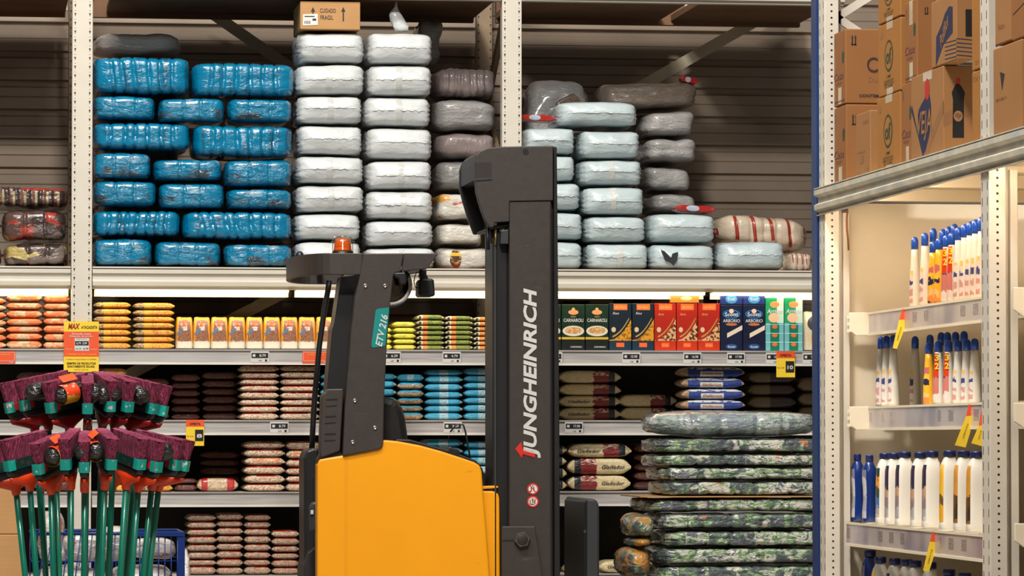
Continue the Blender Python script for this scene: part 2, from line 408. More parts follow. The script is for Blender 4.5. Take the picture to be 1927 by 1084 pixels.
# ------------------------------------------------------------------ shelves
ZS = [at(440, 657, YB).z, at(440, 790, YB).z, at(440, 925, YB).z, at(440, 1082, YB).z]
ZL = [at(440, 686, YB).z, at(440, 818.5, YB).z, at(440, 953.5, YB).z, at(440, 1111, YB).z]
SN = ['upper shelf', 'second shelf', 'third shelf', 'bottom shelf']
SHALLOW = .62
for i, (a, b, w) in enumerate(BAYS):
    for s in range(4):
        zz, zl = ZS[s], ZL[s]; h = zz - zl
        r = thing('shelf', ((a + b) / 2, YB, zl), ['upper', 'second', 'third', 'bottom'][s] + ' white shelf below the strip lamp, ' + w, 'shelf', 'grocery shelves under the loaded deck')
        MB().box(a + .004, b - .004, YB + .0, YB + SHALLOW, zz - .03, zz - .002).done('shelf_panel', m_shelfw, r)
        MB().prismx([(YB, zz - .001), (YB - .014, zz - .001), (YB - .014, zz - .008), (YB - .006, zz - .012), (YB - .010, zl + .012), (YB - .018, zl + .009), (YB - .018, zl), (YB, zl)], a + .004, b - .004).done('price_rail', [m_rail], r)
        MB().box(a + .004, b - .004, YB - .0195, YB - .0182, zl - .001, zl + .009).done('rail_lip', m_shelfw, r)
    tag(MB().box(a + .004, b - .004, YB + SHALLOW + .03, YB + SHALLOW + .05, 0, ZS[0] - .04).done('back_panel', m_dark), 'back panel painted shade-dark behind the lower grocery shelves, ' + w, 'panel', 'shade-dark panels behind the shelves')  # dark colour paints the shade at the back of the lower shelves
    tag(MB().box(a + .004, b - .004, YB + SHALLOW - .06, YB + SHALLOW - .045, ZS[0] - .001, at(440, 597, YB).z).done('back_panel', m_beige), 'low beige board behind the goods of the upper shelf, ' + w, 'panel', 'beige boards behind the upper shelf')
# ------------------------------------------------------------------ wrapped packs on the loaded deck
def film(name, c, layers=None, r=.3, bump=.5, bsc=16, st=(1, 1, 2.2), rot=(0, .5, 0), coat=.5, var=.06):
    return M(name, c, r, var=var, sc=4, bump=bump, bsc=bsc, st=st, rot=rot, coat=coat, layers=layers, det=4, dist=.8)
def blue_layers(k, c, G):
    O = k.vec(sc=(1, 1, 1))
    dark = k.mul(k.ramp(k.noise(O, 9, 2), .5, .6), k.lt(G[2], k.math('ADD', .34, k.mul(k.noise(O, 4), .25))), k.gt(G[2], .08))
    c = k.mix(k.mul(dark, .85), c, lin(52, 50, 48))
    lt = k.mul(k.ramp(k.noise(k.vec(sc=(1.2, 1, 1)), 12, 3), .54, .66), k.gt(G[2], .58))  # pale patches near the top paint film highlights into the blue
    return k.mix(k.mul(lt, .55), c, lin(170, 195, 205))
def blue_strip_layers(k, c, G):
    O = k.vec(sc=(7, 1, .8), rot=(0, .25, 0))
    d = k.ramp(k.noise(O, 5, 2), .57, .64)
    return k.mix(k.mul(d, .55), c, lin(30, 62, 80))
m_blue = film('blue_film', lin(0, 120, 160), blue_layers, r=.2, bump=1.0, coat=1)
m_blues = film('blue_strip_film', lin(0, 118, 158), blue_strip_layers, r=.2, bump=.45, coat=1)
m_white = film('white_film', lin(206, 210, 210), r=.36, bump=.30, bsc=12)
m_white2 = film('pale_bluish_film', lin(188, 202, 205), r=.34, bump=.36, bsc=12)
m_seam = film('white_film_fold', lin(222, 224, 222), r=.35, bump=.1)
m_tape = film('clear_tape', lin(198, 200, 196), r=.25, bump=.2)
m_grey = film('cloudy_grey_film', lin(150, 148, 146), r=.3, bump=.55, bsc=14, st=(1.2, 1, 3.5), rot=(0, .7, 0))
m_pale = film('pale_clear_film', lin(214, 210, 204), r=.3, bump=.6, bsc=14, st=(1.2, 1, 3.5), rot=(0, .7, 0))
m_mauve = film('mauve_grey_film', lin(138, 124, 122), r=.35, bump=.4, st=(3, 1, 1))
m_tan = film('tan_grey_film', lin(122, 108, 96), r=.35, bump=.5, st=(1, 1, 3.5), rot=(0, -.3, 0))
def clear_spots(k, c, G):
    n = k.noise(k.vec(), 7, 3)
    c = k.mix(k.mul(k.ramp(n, .60, .68), .5), c, lin(196, 168, 120))
    c = k.mix(k.mul(k.ramp(k.noise(k.vec(sc=(1, 1, 2)), 10, 2), .66, .7), .9), c, lin(190, 60, 30))
    return k.mix(k.mul(k.ell(G, .12, .78, .2, .12), .9), c, lin(215, 150, 40))
m_spot = film('printed_white_film', lin(205, 200, 188), clear_spots, r=.28)
m_spot2 = film('plain_white_film', lin(205, 200, 188), lambda k, c, G: k.mix(k.mul(k.ramp(k.noise(k.vec(sc=(1, 1, 2)), 8, 2), .64, .7), .6), c, lin(196, 130, 110)), r=.28)
def crinkle_layers(k, c, G):
    n = k.n('ShaderNodeSeparateXYZ', {0: k.vor(k.vec(sc=(1, .3, 1.3)), 17, 1)})
    col = k.n('ShaderNodeValToRGB', {0: n}); cr = col.node.color_ramp; cr.interpolation = 'CONSTANT'
    while len(cr.elements) < 6: cr.elements.new(.5)
    for e, (p, q) in zip(cr.elements, ((0, lin(46, 34, 32)), (.20, lin(84, 60, 54)), (.42, lin(166, 50, 34)), (.60, lin(52, 40, 38)), (.78, lin(196, 176, 104)), (.86, lin(120, 108, 102)))): e.position = p; e.color = q
    return k.mix(.82, c, col)
m_red = film('red_pack_film', lin(120, 96, 88), crinkle_layers, r=.22, bump=.8, coat=.8)
def ridged(k, c, G):
    x = k.math('FRACT', k.mul(G[0], 8.0))
    n = k.noise(k.vec(sc=(1, 1, 3)), 5, 2)
    c = k.mix(k.mul(k.lt(x, .22), k.lt(G[2], .72), .9), c, lin(168, 160, 120))
    c = k.mix(k.mul(k.gt(x, .7), .8), c, lin(122, 82, 76))
    return k.mix(k.mul(k.gt(G[2], .78), k.gt(n, .45)), c, lin(172, 52, 34))
m_ridge = film('ridged_pack_film', lin(60, 46, 44), ridged, r=.25, bump=.6)
def paper_l(k, c, G):
    x = k.math('FRACT', k.math('ADD', k.mul(G[0], 5.2), k.mul(G[2], .25)))
    d = k.mul(k.lt(x, .2), k.gt(k.noise(k.vec(sc=(.4, 1, 2)), 14, 1), .42), k.gt(G[2], .12))
    return k.mix(d, c, lin(150, 50, 36))
m_paper = film('red_striped_paper', lin(196, 178, 156), paper_l, r=.4, bump=.2)
m_darkspot = M('dark_print', lin(44, 34, 30), .4, var=.6, sc=40)
m_coffee = M('coffee_print', lin(74, 48, 30), .35, layers=lambda k, c, G: k.mix(k.mul(k.gt(G[2], .66), k.lt(G[2], .84)), k.mix(k.lt(G[2], .16), k.mix(k.ramp(k.noise(k.vec(), 60), .5, .6), c, lin(190, 150, 90)), lin(150, 30, 24)), lin(232, 176, 40)))
m_torn = M('dark_tear', lin(40, 42, 50), .5, var=.4, sc=30)
seed = [10]
YF_, YBK = YB + .03, YB + .56
def put(x0, y0, x1, y1, name, mat, label, cat, group, style, Y=YF_, dep=.48, floor=False, seam=False, tape=False, ceil=None, **kw):
    seed[0] += 1
    a, b, z0, z1 = rect(x0 + .6, y0 + .7, x1 - .6, y1 - .7, Y)
    if floor: z0 = zt + .001
    B = Bale(a, b, Y, Y + dep, z0, z1, style, seed[0], **kw)
    o = B.build(name, mat); tag(o, label, cat, group)
    if seam: B.seam('fold_seam', m_seam, o)
    if tape:
        t = random.uniform(-.08, .08); B.strip('clear_tape', m_tape, o, t - .09, t + .09, -.93, .93, .0022)
    return B, o
GB = 'blue bales on the loaded deck'
BLUE = [  # rows bottom to top: (boxes, kind)
    ([(174, 446, 291, 502), (291, 452, 420, 502), (420, 456, 553, 502)], 'w', 'bottom row'),
    ([(174, 394, 342, 446), (342, 395, 553, 452)], 's', 'second row'),
    ([(174, 338, 297, 389), (298, 342, 426, 394), (427, 352, 553, 394)], 'w', 'third row'),
    ([(174, 284, 288, 337), (288, 296.5, 421, 341.5), (421, 297, 553, 351.5)], 'w', 'fourth row'),
    ([(174, 228, 361, 283.5), (362, 232, 555, 295.5)], 's', 'fifth row'),
    ([(174, 178, 295, 226), (297, 181, 426, 230), (427, 183, 553, 231)], 'w', 'sixth row'),
    ([(174, 103, 361, 177.5), (361, 115, 557, 181)], 's', 'top row')]
for row, kind, rn in BLUE:
    n = len(row)
    for i, (x0, y0, x1, y1) in enumerate(row):
        wh = 'against the perforated post' if i == 0 else ('against the white bales' if i == n - 1 else 'between its two neighbours')
        d = 'shiny blue bale of upright packs' if kind == 's' else 'shiny blue wrapped bale'
        g = random.choice((7, 8)) if kind == 's' else 3
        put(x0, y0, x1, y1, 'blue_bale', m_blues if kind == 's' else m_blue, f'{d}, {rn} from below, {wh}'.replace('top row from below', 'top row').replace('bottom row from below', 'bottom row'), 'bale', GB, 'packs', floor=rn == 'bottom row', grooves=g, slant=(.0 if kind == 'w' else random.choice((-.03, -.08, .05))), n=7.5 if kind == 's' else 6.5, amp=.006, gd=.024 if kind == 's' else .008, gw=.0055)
put(178, 103, 345, 503, 'clear_bale', m_grey, 'tall clear grey wrapped bale hidden behind the blue bales', 'bale', None, 'clear', Y=YBK, floor=True)
B, o = put(176, 58, 345, 102, 'clear_bale', m_pale, 'clear grey wrapped bale lying behind the top row of blue bales', 'bale', None, 'clear', Y=YBK - .02, n=4.2)
GW = 'white bales on the loaded deck'
def column(xs, ys, where, mat=m_white, tape=True, names=None):
    n = len(ys) - 1
    for i in range(n):      # ys bottom to top
        x0, x1 = xs[i]
        put(x0, ys[i + 1], x1, ys[i], 'white_bale', mat, f'white wrapped bale, {nth(i, n)} in the {where}', 'bale', GW, 'white', floor=i == 0, seam=True, tape=tape and (i + n) % 3 != 0, n=7, amp=.005)
column([(555, 684), (555, 684), (557, 690), (556, 690), (559, 687), (557, 686), (556, 691), (560, 690)], [502, 452, 399, 346, 291, 233, 178, 117, 57], 'white column next to the blue bales')
column([(688, 824), (690, 821), (690, 820), (690, 818), (690, 819), (686, 815), (692, 819), (692, 821)], [502, 463, 413, 357, 300, 237, 180, 120, 58], 'white column beneath the torn knotted bag')
column([(989, 1103), (990, 1103), (992, 1098), (985, 1089), (985, 1088)], [503, 452, 396, 341, 290, 238], 'white column beside the mast top', m_white2, False)
column([(1106, 1227), (1104, 1222), (1099, 1220), (1094, 1214), (1092, 1211)], [504, 456, 404, 349, 298, 243], 'white column amid the rice bay', m_white2)
put(1050, 188, 1207, 237, 'white_bale', m_white2, 'white wrapped bale shifted sideways on top of the rice bay column', 'bale', GW, 'white', seam=True, n=6.6, amp=.005)
put(1225, 457.5, 1352, 506, 'white_bale', m_white2, 'white wrapped bale with a torn dark hole in its front', 'bale', GW, 'white', floor=True, seam=True, n=6.6, amp=.005)
B, o = seedB = put(1224, 400, 1353, 457, 'white_bale', m_white2, 'white wrapped bale lying on the torn bale, under the red packet', 'bale', GW, 'white', seam=True, n=6.6, amp=.005)
put(1353, 450, 1485, 506, 'white_bale', m_white2, 'white wrapped bale in front of the red striped paper bale', 'bale', GW, 'white', floor=True, seam=True, n=6, amp=.008)
# torn hole
tb = [q for q in COL.objects if q.get('label', '').startswith('white wrapped bale with a torn')][0]
yy = min(v.co.y for v in tb.data.vertices) + ORG[tb.name].y - .004
MB().prism(poly([(1244, 470), (1251, 473), (1258, 480), (1263, 486), (1266, 477), (1276, 474), (1274, 490), (1268, 500), (1262, 494), (1252, 490)], yy), yy, yy + .012).done('torn_hole', m_torn, tb)
# back row
GG = 'grey bales behind the white columns'
for i, (x0, y0, x1, y1, m, st) in enumerate([(820, 300, 942, 359, m_grey, 'clear'), (820, 247, 938, 299, m_mauve, 'clear'), (815, 183, 940, 246.5, m_grey, 'clear'), (820, 122, 938, 182.5, m_mauve, 'packs')]):
    put(x0, y0, x1, y1, 'grey_bale', m, f'dull grey wrapped bale, {["lowest", "second from bottom", "third from bottom", "topmost"][i]} of four behind the forklift mast head', 'bale', GG, st, Y=YB + .42, dep=.5, grooves=7 if st == 'packs' else 0, n=5)
put(776, 32, 838, 121, 'clear_bag', m_grey, 'loose clear bag slumped behind the knotted white bale', 'bag', None, 'clear', Y=YBK, dep=.3, n=3, amp=.03)
B, o = put(822, 360, 905, 417.5, 'printed_bale', m_spot, 'clear printed bale with an orange patch behind the mast head', 'bale', 'printed bales beside the mast', 'clear', Y=YB + .2, dep=.5)
B, o = put(822, 418, 915, 463, 'printed_bale', m_spot2, 'clear printed bale with a small red mark, above the round coffee print', 'bale', 'printed bales beside the mast', 'clear', Y=YB + .2, dep=.5)
B, o = put(822, 463.5, 930, 503, 'printed_bale', m_spot2, 'clear printed bale showing a brown coffee picture on the steel beam', 'bale', 'printed bales beside the mast', 'clear', Y=YB + .2, dep=.5, floor=True)
def pr(u, v):
    a = 2 * pi * u; r = v; p = B.surf(-.38 + .21 * r * cos(a), -1, .82 * r * sin(a) + .1); return (p.x, p.y - .004, p.z)
MB(True).grid(pr, 18, 5).done('coffee_print', m_coffee, o)
for i, (x0, y0, x1, y1, m) in enumerate([(1222, 361, 1316, 402, m_grey), (1214, 309, 1306, 360, m_grey), (1213, 258, 1317, 308, m_grey), (1208, 205, 1313, 257.5, m_grey)]):
    put(x0, y0, x1, y1, 'grey_bale', m, f'cloudy wrapped bale, {["lowest", "second from bottom", "third from bottom", "fourth from bottom"][i]} in the grey column against bare wall', 'bale', 'grey bales against the bare wall', 'clear', Y=YB + .5, dep=.46, n=5)
put(1216, 402.5, 1310, 503, 'grey_bale', m_grey, 'cloudy wrapped bale hidden low behind the white bale with the red packet', 'bale', 'grey bales against the bare wall', 'clear', Y=YB + .52, dep=.44, n=5, floor=True)
put(1130, 150, 1320, 204.5, 'grey_bale', m_tan, 'long brownish wrapped bale topping the grey column against bare wall', 'bale', 'grey bales against the bare wall', 'clear', Y=YB + .5, dep=.46, n=5)
put(984, 143, 1128, 503, 'clear_bag', m_grey, 'slumped clear grey bag on the white column beside the mast', 'bag', None, 'clear', Y=YBK + .03, dep=.4, n=5, amp=.03, floor=True)
put(1355, 401, 1528, 474, 'paper_bale', m_paper, 'beige paper bale with dark red stripes beside the blue post', 'bale', None, 'packs', Y=YB + .56, dep=.42, grooves=6, n=3.6, tilt=-.10)
put(1484, 475, 1530, 506, 'paper_bale', m_paper, 'small beige red-striped paper pack low beside the blue post', 'bale', None, 'packs', Y=YB + .3, dep=.24, grooves=3, n=5, floor=True)
put(1358, 475, 1532, 506, 'paper_bale', m_paper, 'flat paper pack under the red striped beige bale', 'bale', None, 'packs', Y=YB + .57, dep=.4, grooves=4, n=5, floor=True)
# crinkled red packs of the next bay
GR = 'crinkled packs next to the blue bales'
put(-80, 456, 4, 503, 'red_bale', m_red, 'crinkled red pack cut by the picture edge, bottom row', 'bale', GR, 'packs', floor=True, grooves=3)
put(5, 456, 131, 503, 'red_bale', m_red, 'crinkled red and black pack resting on the beam beside the post', 'bale', GR, 'packs', floor=True, grooves=3)
put(-80, 392, 0, 455, 'red_bale', m_red, 'crinkled red pack cut by the picture edge, second row', 'bale', GR, 'packs', grooves=3)
put(2, 392, 128, 455, 'red_bale', m_red, 'crinkled red and yellow pack in the middle beside the post', 'bale', GR, 'packs', grooves=3)
put(-40, 347, 130, 391, 'red_bale', m_ridge, 'brown bale of upright packs with red tops beside the post', 'bale', GR, 'packs', grooves=10, slant=.05)
# loose packets lying on top
m_redpk = film('red_packet', lin(186, 34, 26), lambda k, c, G: k.mix(k.ell(G, .42, .5, .16, .42), c, lin(190, 205, 220)), r=.2)
m_mixpk = film('dark_colour_packet', lin(48, 58, 60), lambda k, c, G: k.mix(k.ramp(k.noise(k.vec(), 22, 1), .56, .6), k.mix(k.ramp(k.noise(k.vec(sc=(2, 1, 1)), 15, 1), .55, .6), c, lin(20, 110, 140)), lin(214, 140, 40)), r=.2)
def packet(x0, y0, x1, y1, Y, dep, mat, label, rot=0, sd=3):
    a, b, z0, z1 = rect(x0, y0, x1, y1, Y)
    o = bpy.data.objects.new('packet', bagmesh('packet', sd, mat)); COL.objects.link(o)
    o.scale = ((b - a) / 2, dep / 2, (z1 - z0) / 2); o.location = ((a + b) / 2, Y + dep / 2, (z0 + z1) / 2); o.rotation_euler = (0, rot, 0)
    return tag(o, label, 'packet')
packet(1272, 385.5, 1348, 399, YB + .1, .16, m_redpk, 'flat red packet lying on a white bale against bare wall', .05)
packet(978, 215, 1046, 227.5, YB + .1, .14, m_redpk, 'flat red packet lying on the white column beside the mast', .04, 4)
packet(1046, 181, 1094, 212, YB + .52, .05, m_mixpk, 'dark packet with orange and blue print propped behind a white bale', -.5, 5)
packet(1281, 144, 1314, 156.5, YB + .56, .07, m_redpk, 'red and black packet lying on the end of the brownish bale', .22, 6)
# warning carton
m_card = M('cardboard', lin(186, 140, 88), .7, var=.06, sc=5, layers=lambda k, c, G: k.mix(k.mul(k.ramp(k.noise(k.vec(sc=(1, 1, 40)), 4), .45, .6), .10), c, lin(150, 104, 60)))
m_ink = M('carton_ink', lin(42, 32, 26), .6, var=.2)
m_paperw = M('paper_white', lin(225, 222, 214), .6, var=.04)
a, b, z0, z1 = rect(565, 3, 678, 56, YF_)
c = thing('carton', ((a + b) / 2, YF_ + .2, z0), 'brown carton with fragile warning print on the white bale column', 'carton')
MB().box(a, b, YF_, YF_ + .4, z0 + .001, z1).done('box', m_card, c, bevel=.004)
def pt(px, py, Y): return at(px, py, Y)
yf = YF_ - .0015
T('CUIDADO', c, pt(617, 20, yf), EX, EZ, .075, .02, m_ink, .01); T('FRAGIL', c, pt(615, 33, yf), EX, EZ, .06, .02, m_ink, .01)
for px in (589, 646):
    mb = MB(); mb.prism(poly([(px - 1.2, 40), (px - 1.2, 22), (px - 4, 22), (px, 13), (px + 4, 22), (px + 1.2, 22), (px + 1.2, 40)], yf), yf, yf + .001); mb.done('arrow_print', m_ink, c)
l = MB().prism(poly([(570, 27), (598, 26), (598, 47), (570, 48)], yf), yf - .001, yf).done('address_label', m_paperw, c)
l2 = MB(); [l2.prism(poly([(573 + i * 2, 39), (574 + i * 2, 39), (574 + i * 2, 45), (573 + i * 2, 45)], yf - .001), yf - .0018, yf - .001) for i in range(6)]; l2.prism(poly([(573, 30), (592, 30), (592, 32), (573, 32)], yf), yf - .0018, yf - .001); l2.prism(poly([(588, 35), (595, 35), (595, 39), (588, 39)], yf), yf - .0018, yf - .001)
l2.done('barcode_print', m_ink, c)
# torn knotted bag neck on the second white column
mb = MB(True); Yk = YF_ + .1; rings = []
for i, (px, py, r) in enumerate([(757, 57, .034), (753, 50, .036), (749, 40, .034), (745, 30, .032), (743, 22, .02), (745, 14, .008), (746, 5, .004)]):
    p = at(px, py, Yk); rings.append([p + Vector((cos(t) * r * (1 + .4 * ns(t * 2, i, 3)), sin(t) * r * .5, .012 * ns(t * 3, i, 1))) for t in [2 * pi * q / 14 for q in range(14)]])
mb.loft(rings)
tag(mb.done('knotted_bag', m_torn if 0 else m_white), 'crumpled knotted white bag end standing on the tall white column', 'bag')
# ------------------------------------------------------------------ groceries on the shelves
def ramp_noise(k, n, stops):
    c = k.n('ShaderNodeValToRGB', {0: n}); cr = c.node.color_ramp; cr.interpolation = 'CONSTANT'
    while len(cr.elements) < len(stops): cr.elements.new(.5)
    for e, (p, q) in zip(cr.elements, stops): e.position = p; e.color = q
    return c
def grains(k, cols, sc=1.0):
    """cells of mixed grain colours in object space of the unit bag"""
    v = k.vec(sc=(16 * sc, 20 * sc, 5 * sc)); cell = k.vor(v, 1.0, 1)
    sx = k.n('ShaderNodeSeparateXYZ', {0: cell})
    st = [(i / len(cols), c) for i, c in enumerate(cols)]
    return ramp_noise(k, sx, st)
BEAN = [lin(222, 198, 168), lin(206, 178, 148), lin(232, 212, 186), lin(184, 150, 120), lin(226, 204, 176), lin(160, 122, 98)]
def bag_mat(name, fn, r=.3, coat=.5, bump=.35):
    return M(name, (.5, .5, .5), r, layers=fn, coat=coat, bump=bump, bsc=5, st=(2, 2, 1.5))
def L_bean(k, c, G):
    g = grains(k, BEAN)
    n = k.noise(k.vec(sc=(.7, .7, .7)), 2, 1)
    return k.mix(k.mul(k.gt(G[2], .80), k.gt(n, .42), k.gt(G[0], .1), k.lt(G[0], .92)), g, lin(178, 44, 28))
m_bean = bag_mat('bean_bag_film', L_bean)
m_lentil = bag_mat('lentil_bag_film', lambda k, c, G: k.mix(k.mul(k.gt(G[2], .82), k.gt(k.noise(k.vec(), 2, 1), .46)), grains(k, [lin(186, 156, 128), lin(158, 128, 106), lin(202, 174, 148), lin(134, 102, 86)], 1.2), lin(190, 60, 36)))
m_beanprint = bag_mat('bean_bag_print', lambda k, c, G: k.mix(k.mul(k.rect(G, .2, .85, .4, .92), k.gt(k.noise(k.vec(sc=(1, 1, 1)), 4, 1), .5)), grains(k, BEAN), lin(232, 120, 52)))
def L_orange(k, c, G):
    g = grains(k, [lin(212, 176, 130), lin(226, 190, 146), lin(196, 154, 110)])
    n = k.noise(k.vec(sc=(1, .3, .3)), 1.6, 1)
    o = k.mix(k.ramp(k.noise(k.vec(), 4), .5, .6), lin(236, 120, 50), lin(226, 92, 36))
    return k.mix(k.math('MULTIPLY', k.ramp(n, .46, .5), .92), g, o)
m_orange = bag_mat('orange_bean_film', L_orange)
def L_yel(k, c, G):
    y = k.mix(k.ramp(k.noise(k.vec(), 5), .45, .6), lin(238, 178, 52), lin(228, 160, 36))
    g = grains(k, [lin(120, 88, 56), lin(168, 130, 84), lin(86, 62, 44), lin(206, 180, 130)], 1.3)
    y = k.mix(k.mul(k.lt(G[0], .27), k.gt(k.noise(k.vec(), 5, 1), .38)), y, g)
    return k.mix(k.mul(k.gt(G[0], .45), k.lt(G[0], .9), k.gt(k.noise(k.vec(sc=(3, 1, 1)), 4, 1), .56)), y, lin(208, 92, 34))
m_yel = bag_mat('yellow_bean_film', L_yel)
def L_lime(k, c, G):
    return k.mix(k.ramp(k.noise(k.vec(sc=(1, 1, .6)), 4, 2), .42, .6), lin(232, 222, 90), lin(206, 200, 40))
m_lime = bag_mat('lime_bag_film', L_lime)
def L_green(k, c, G):
    g = k.mix(k.ramp(k.noise(k.vec(sc=(3, 1, 1)), 4, 2), .45, .58), lin(96, 112, 34), lin(150, 160, 70))
    g = k.mix(k.lt(G[0], .2), g, lin(226, 216, 176)); g = k.mix(k.gt(G[0], .93), g, lin(226, 216, 176))
    g = k.mix(k.mul(k.gt(G[0], .2), k.lt(G[0], .38)), g, lin(226, 140, 64))
    return k.mix(k.mul(k.gt(G[0], .06), k.lt(G[0], .14), k.lt(G[2], .7)), g, lin(40, 40, 26))
m_green = bag_mat('green_bag_film', L_green)
def L_blue(k, c, G):
    b = k.mix(k.ramp(k.noise(k.vec(), 7, 2), .42, .62), lin(38, 150, 186), lin(70, 176, 206))
    w = k.mul(k.gt(G[0], .38), k.lt(G[0], .62), k.gt(k.noise(k.vec(sc=(2, 1, 1)), 7, 2), .45))
    b = k.mix(k.mul(w, .75), b, lin(205, 220, 215))
    return k.mix(k.gt(G[0], .95), b, lin(200, 170, 140))
m_bluebag = bag_mat('blue_bag_film', L_blue)
def L_bluebr(k, c, G):
    g = grains(k, [lin(176, 140, 104), lin(196, 160, 122), lin(150, 112, 82)])
    return k.mix(k.gt(k.math('ADD', G[2], k.mul(k.noise(k.vec(), 2, 1), .3)), .78), g, lin(44, 160, 190))
m_bluebr = bag_mat('blue_topped_bag_film', L_bluebr)
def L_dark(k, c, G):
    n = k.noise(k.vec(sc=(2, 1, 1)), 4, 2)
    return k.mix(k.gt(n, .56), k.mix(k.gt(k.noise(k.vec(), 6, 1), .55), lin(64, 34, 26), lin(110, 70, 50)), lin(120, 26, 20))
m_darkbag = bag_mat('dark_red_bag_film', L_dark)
def L_redw(k, c, G):
    g = grains(k, [lin(206, 176, 140), lin(190, 156, 120), lin(222, 200, 170)])
    r = k.math('MAXIMUM', k.mul(k.gt(G[0], .10), k.lt(G[0], .25)), k.mul(k.gt(G[0], .72), k.lt(G[0], .9)))
    return k.mix(r, g, lin(186, 30, 22))
m_redw = bag_mat('red_banded_bag_film', L_redw)
def L_glad(flip):
    def f(k, c, G):
        x = k.math('SUBTRACT', 1.0, G[0]) if flip else G[0]
        cr = k.mix(k.ramp(k.noise(k.vec(), 6, 2), .45, .6), lin(222, 204, 160), lin(206, 184, 138))
        n = k.mul(k.noise(k.vec(), 3, 1), .1)
        cr = k.mix(k.mul(k.gt(k.math('ADD', x, n), .60), k.lt(x, .82)), cr, k.mix(k.mul(k.gt(G[2], .6), k.gt(k.noise(k.vec(), 8, 1), .52)), lin(128, 20, 18), lin(220, 190, 170)))
        return k.mix(k.mul(k.gt(x, .80), k.lt(x, .9)), cr, lin(22, 24, 38))
    return f
m_glad = bag_mat('cream_rice_film', L_glad(False)); m_glad2 = bag_mat('cream_rice_film_turned', L_glad(True))
def L_della(k, c, G):
    b = k.mix(k.ramp(k.noise(k.vec(), 6, 2), .45, .6), lin(24, 62, 150), lin(14, 44, 120))
    b = k.mix(k.mul(k.gt(G[2], .72), k.gt(k.noise(k.vec(sc=(1, 1, 1)), 5, 1), .44)), b, lin(214, 214, 208))
    b = k.mix(k.math('MAXIMUM', k.lt(G[0], .11), k.gt(G[0], .955)), b, lin(170, 140, 108))
    return k.mix(k.rect(G, .30, .66, .08, .56), b, lin(218, 212, 200))
m_della = bag_mat('blue_rice_film', L_della)
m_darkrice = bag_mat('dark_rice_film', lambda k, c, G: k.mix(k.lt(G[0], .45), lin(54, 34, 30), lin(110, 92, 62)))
def pouch_l(k, G):
    n = k.noise(k.vec(sc=(1, 1, 1)), 14, 2)
    y = k.mix(k.ramp(n, .45, .6), lin(240, 180, 70), lin(226, 150, 40))
    ax = k.math('ABSOLUTE', k.math('SUBTRACT', G[0], .5))
    brown = k.mix(k.gt(k.noise(k.vec(), 30, 2), .55), lin(112, 52, 28), lin(196, 150, 110))
    y = k.mix(k.mul(k.lt(ax, k.math('SUBTRACT', .42, k.mul(G[2], .12))), k.lt(G[2], .88)), y, brown)
    y = k.mix(k.mul(k.lt(ax, .17), k.gt(G[2], .62), k.lt(G[2], .9)), y, k.mix(k.gt(n, .52), lin(222, 120, 60), lin(120, 30, 20)))
    y = k.mix(k.mul(k.lt(ax, .15), k.gt(G[2], .56), k.lt(G[2], .68), k.gt(n, .44)), y, lin(226, 216, 206))
    y = k.mix(k.mul(k.gt(G[0], .08), k.lt(G[0], .42), k.gt(k.math('SUBTRACT', G[2], k.mul(G[0], .5)), .36), k.lt(k.math('SUBTRACT', G[2], k.mul(G[0], .5)), .45)), y, lin(60, 120, 170))
    return k.mix(k.lt(G[2], k.math('ADD', .15, k.mul(n, .14))), y, lin(226, 216, 196))
m_coffeep = M('puffed_pouch_film', (.5, .5, .5), .3, coat=.4, bump=.3, layers=lambda k, c, G: pouch_l(k, G))
# -------- bag stacks
_bm = {}
def bagset(mat, lump=.03, end=.12):
    if mat.name not in _bm: _bm[mat.name] = [bagmesh('grain_bag', 11 * len(_bm) + q, mat, lump, end) for q in range(4)]
    return _bm[mat.name]
rs = random.Random(3)
def one_bag(name, x0, x1, z0, z1, Y, dep, mat, label, group, cat='bag', lump=.03, end=.12):
    o = bpy.data.objects.new(name, rs.choice(bagset(mat, lump, end))); COL.objects.link(o)
    o.scale = ((x1 - x0) / 2 * rs.choice((1, -1) if mat.name in ('bean_bag_film', 'lentil_bag_film') else (1,)), dep / 2, (z1 - z0) / 2 * .99); o.location = ((x0 + x1) / 2, Y + dep / 2, (z0 + z1) / 2)
    ORG[o.name] = Vector(o.location)
    return tag(o, label, cat, group)
def stack(x0, x1, y0, n, s, mat, desc, where, group, Y=YB + .03, dep=.26, name='grain_bag', jit=.004, lump=.03, end=.12, top_mat=None, mats=None):
    a = at(x0, y0, Y).x + .002; b = at(x1, y0, Y).x - .002; zb_ = ZS[s]; zt_ = at((x0 + x1) / 2, y0, Y).z
    h = (zt_ - zb_) / n; out = []; z = zb_; hs = [h * rs.uniform(.9, 1.1) for _ in range(n)]; f = (zt_ - zb_) / sum(hs)
    for i in range(n):
        hh = hs[i] * f; j = rs.uniform(-jit, jit) * .6; m = mats[i % len(mats)] if mats else (top_mat if top_mat and i == n - 1 else mat)
        out.append(one_bag(name, a + max(j, 0), b + min(j, 0), z + .0005, z + hh, Y + rs.uniform(0, .012), dep, m, f'{desc}, {nth(i, n)} in the {where}', group, lump=lump, end=end))
        z += hh
    return out
GO = 'orange bean bags'; GY = 'yellow bean bags'; GBn = 'bags of speckled beans'
stack(-60, 13, 560, 7, 0, m_orange, 'orange bean bag', 'pile cut by the picture edge', GO)
stack(11, 81, 553, 7, 0, m_orange, 'orange bean bag', 'pile one away from the post', GO)
stack(81, 132, 555, 7, 0, m_orange, 'orange bean bag', 'narrow pile against the perforated post', GO)
stack(175, 248, 568, 7, 0, m_yel, 'yellow bean bag', 'pile behind the yellow price sign', GY)
stack(249, 330, 569, 7, 0, m_yel, 'yellow bean bag', 'pile next to the cereal pouches', GY)
GL = 'lime and green grain bags'
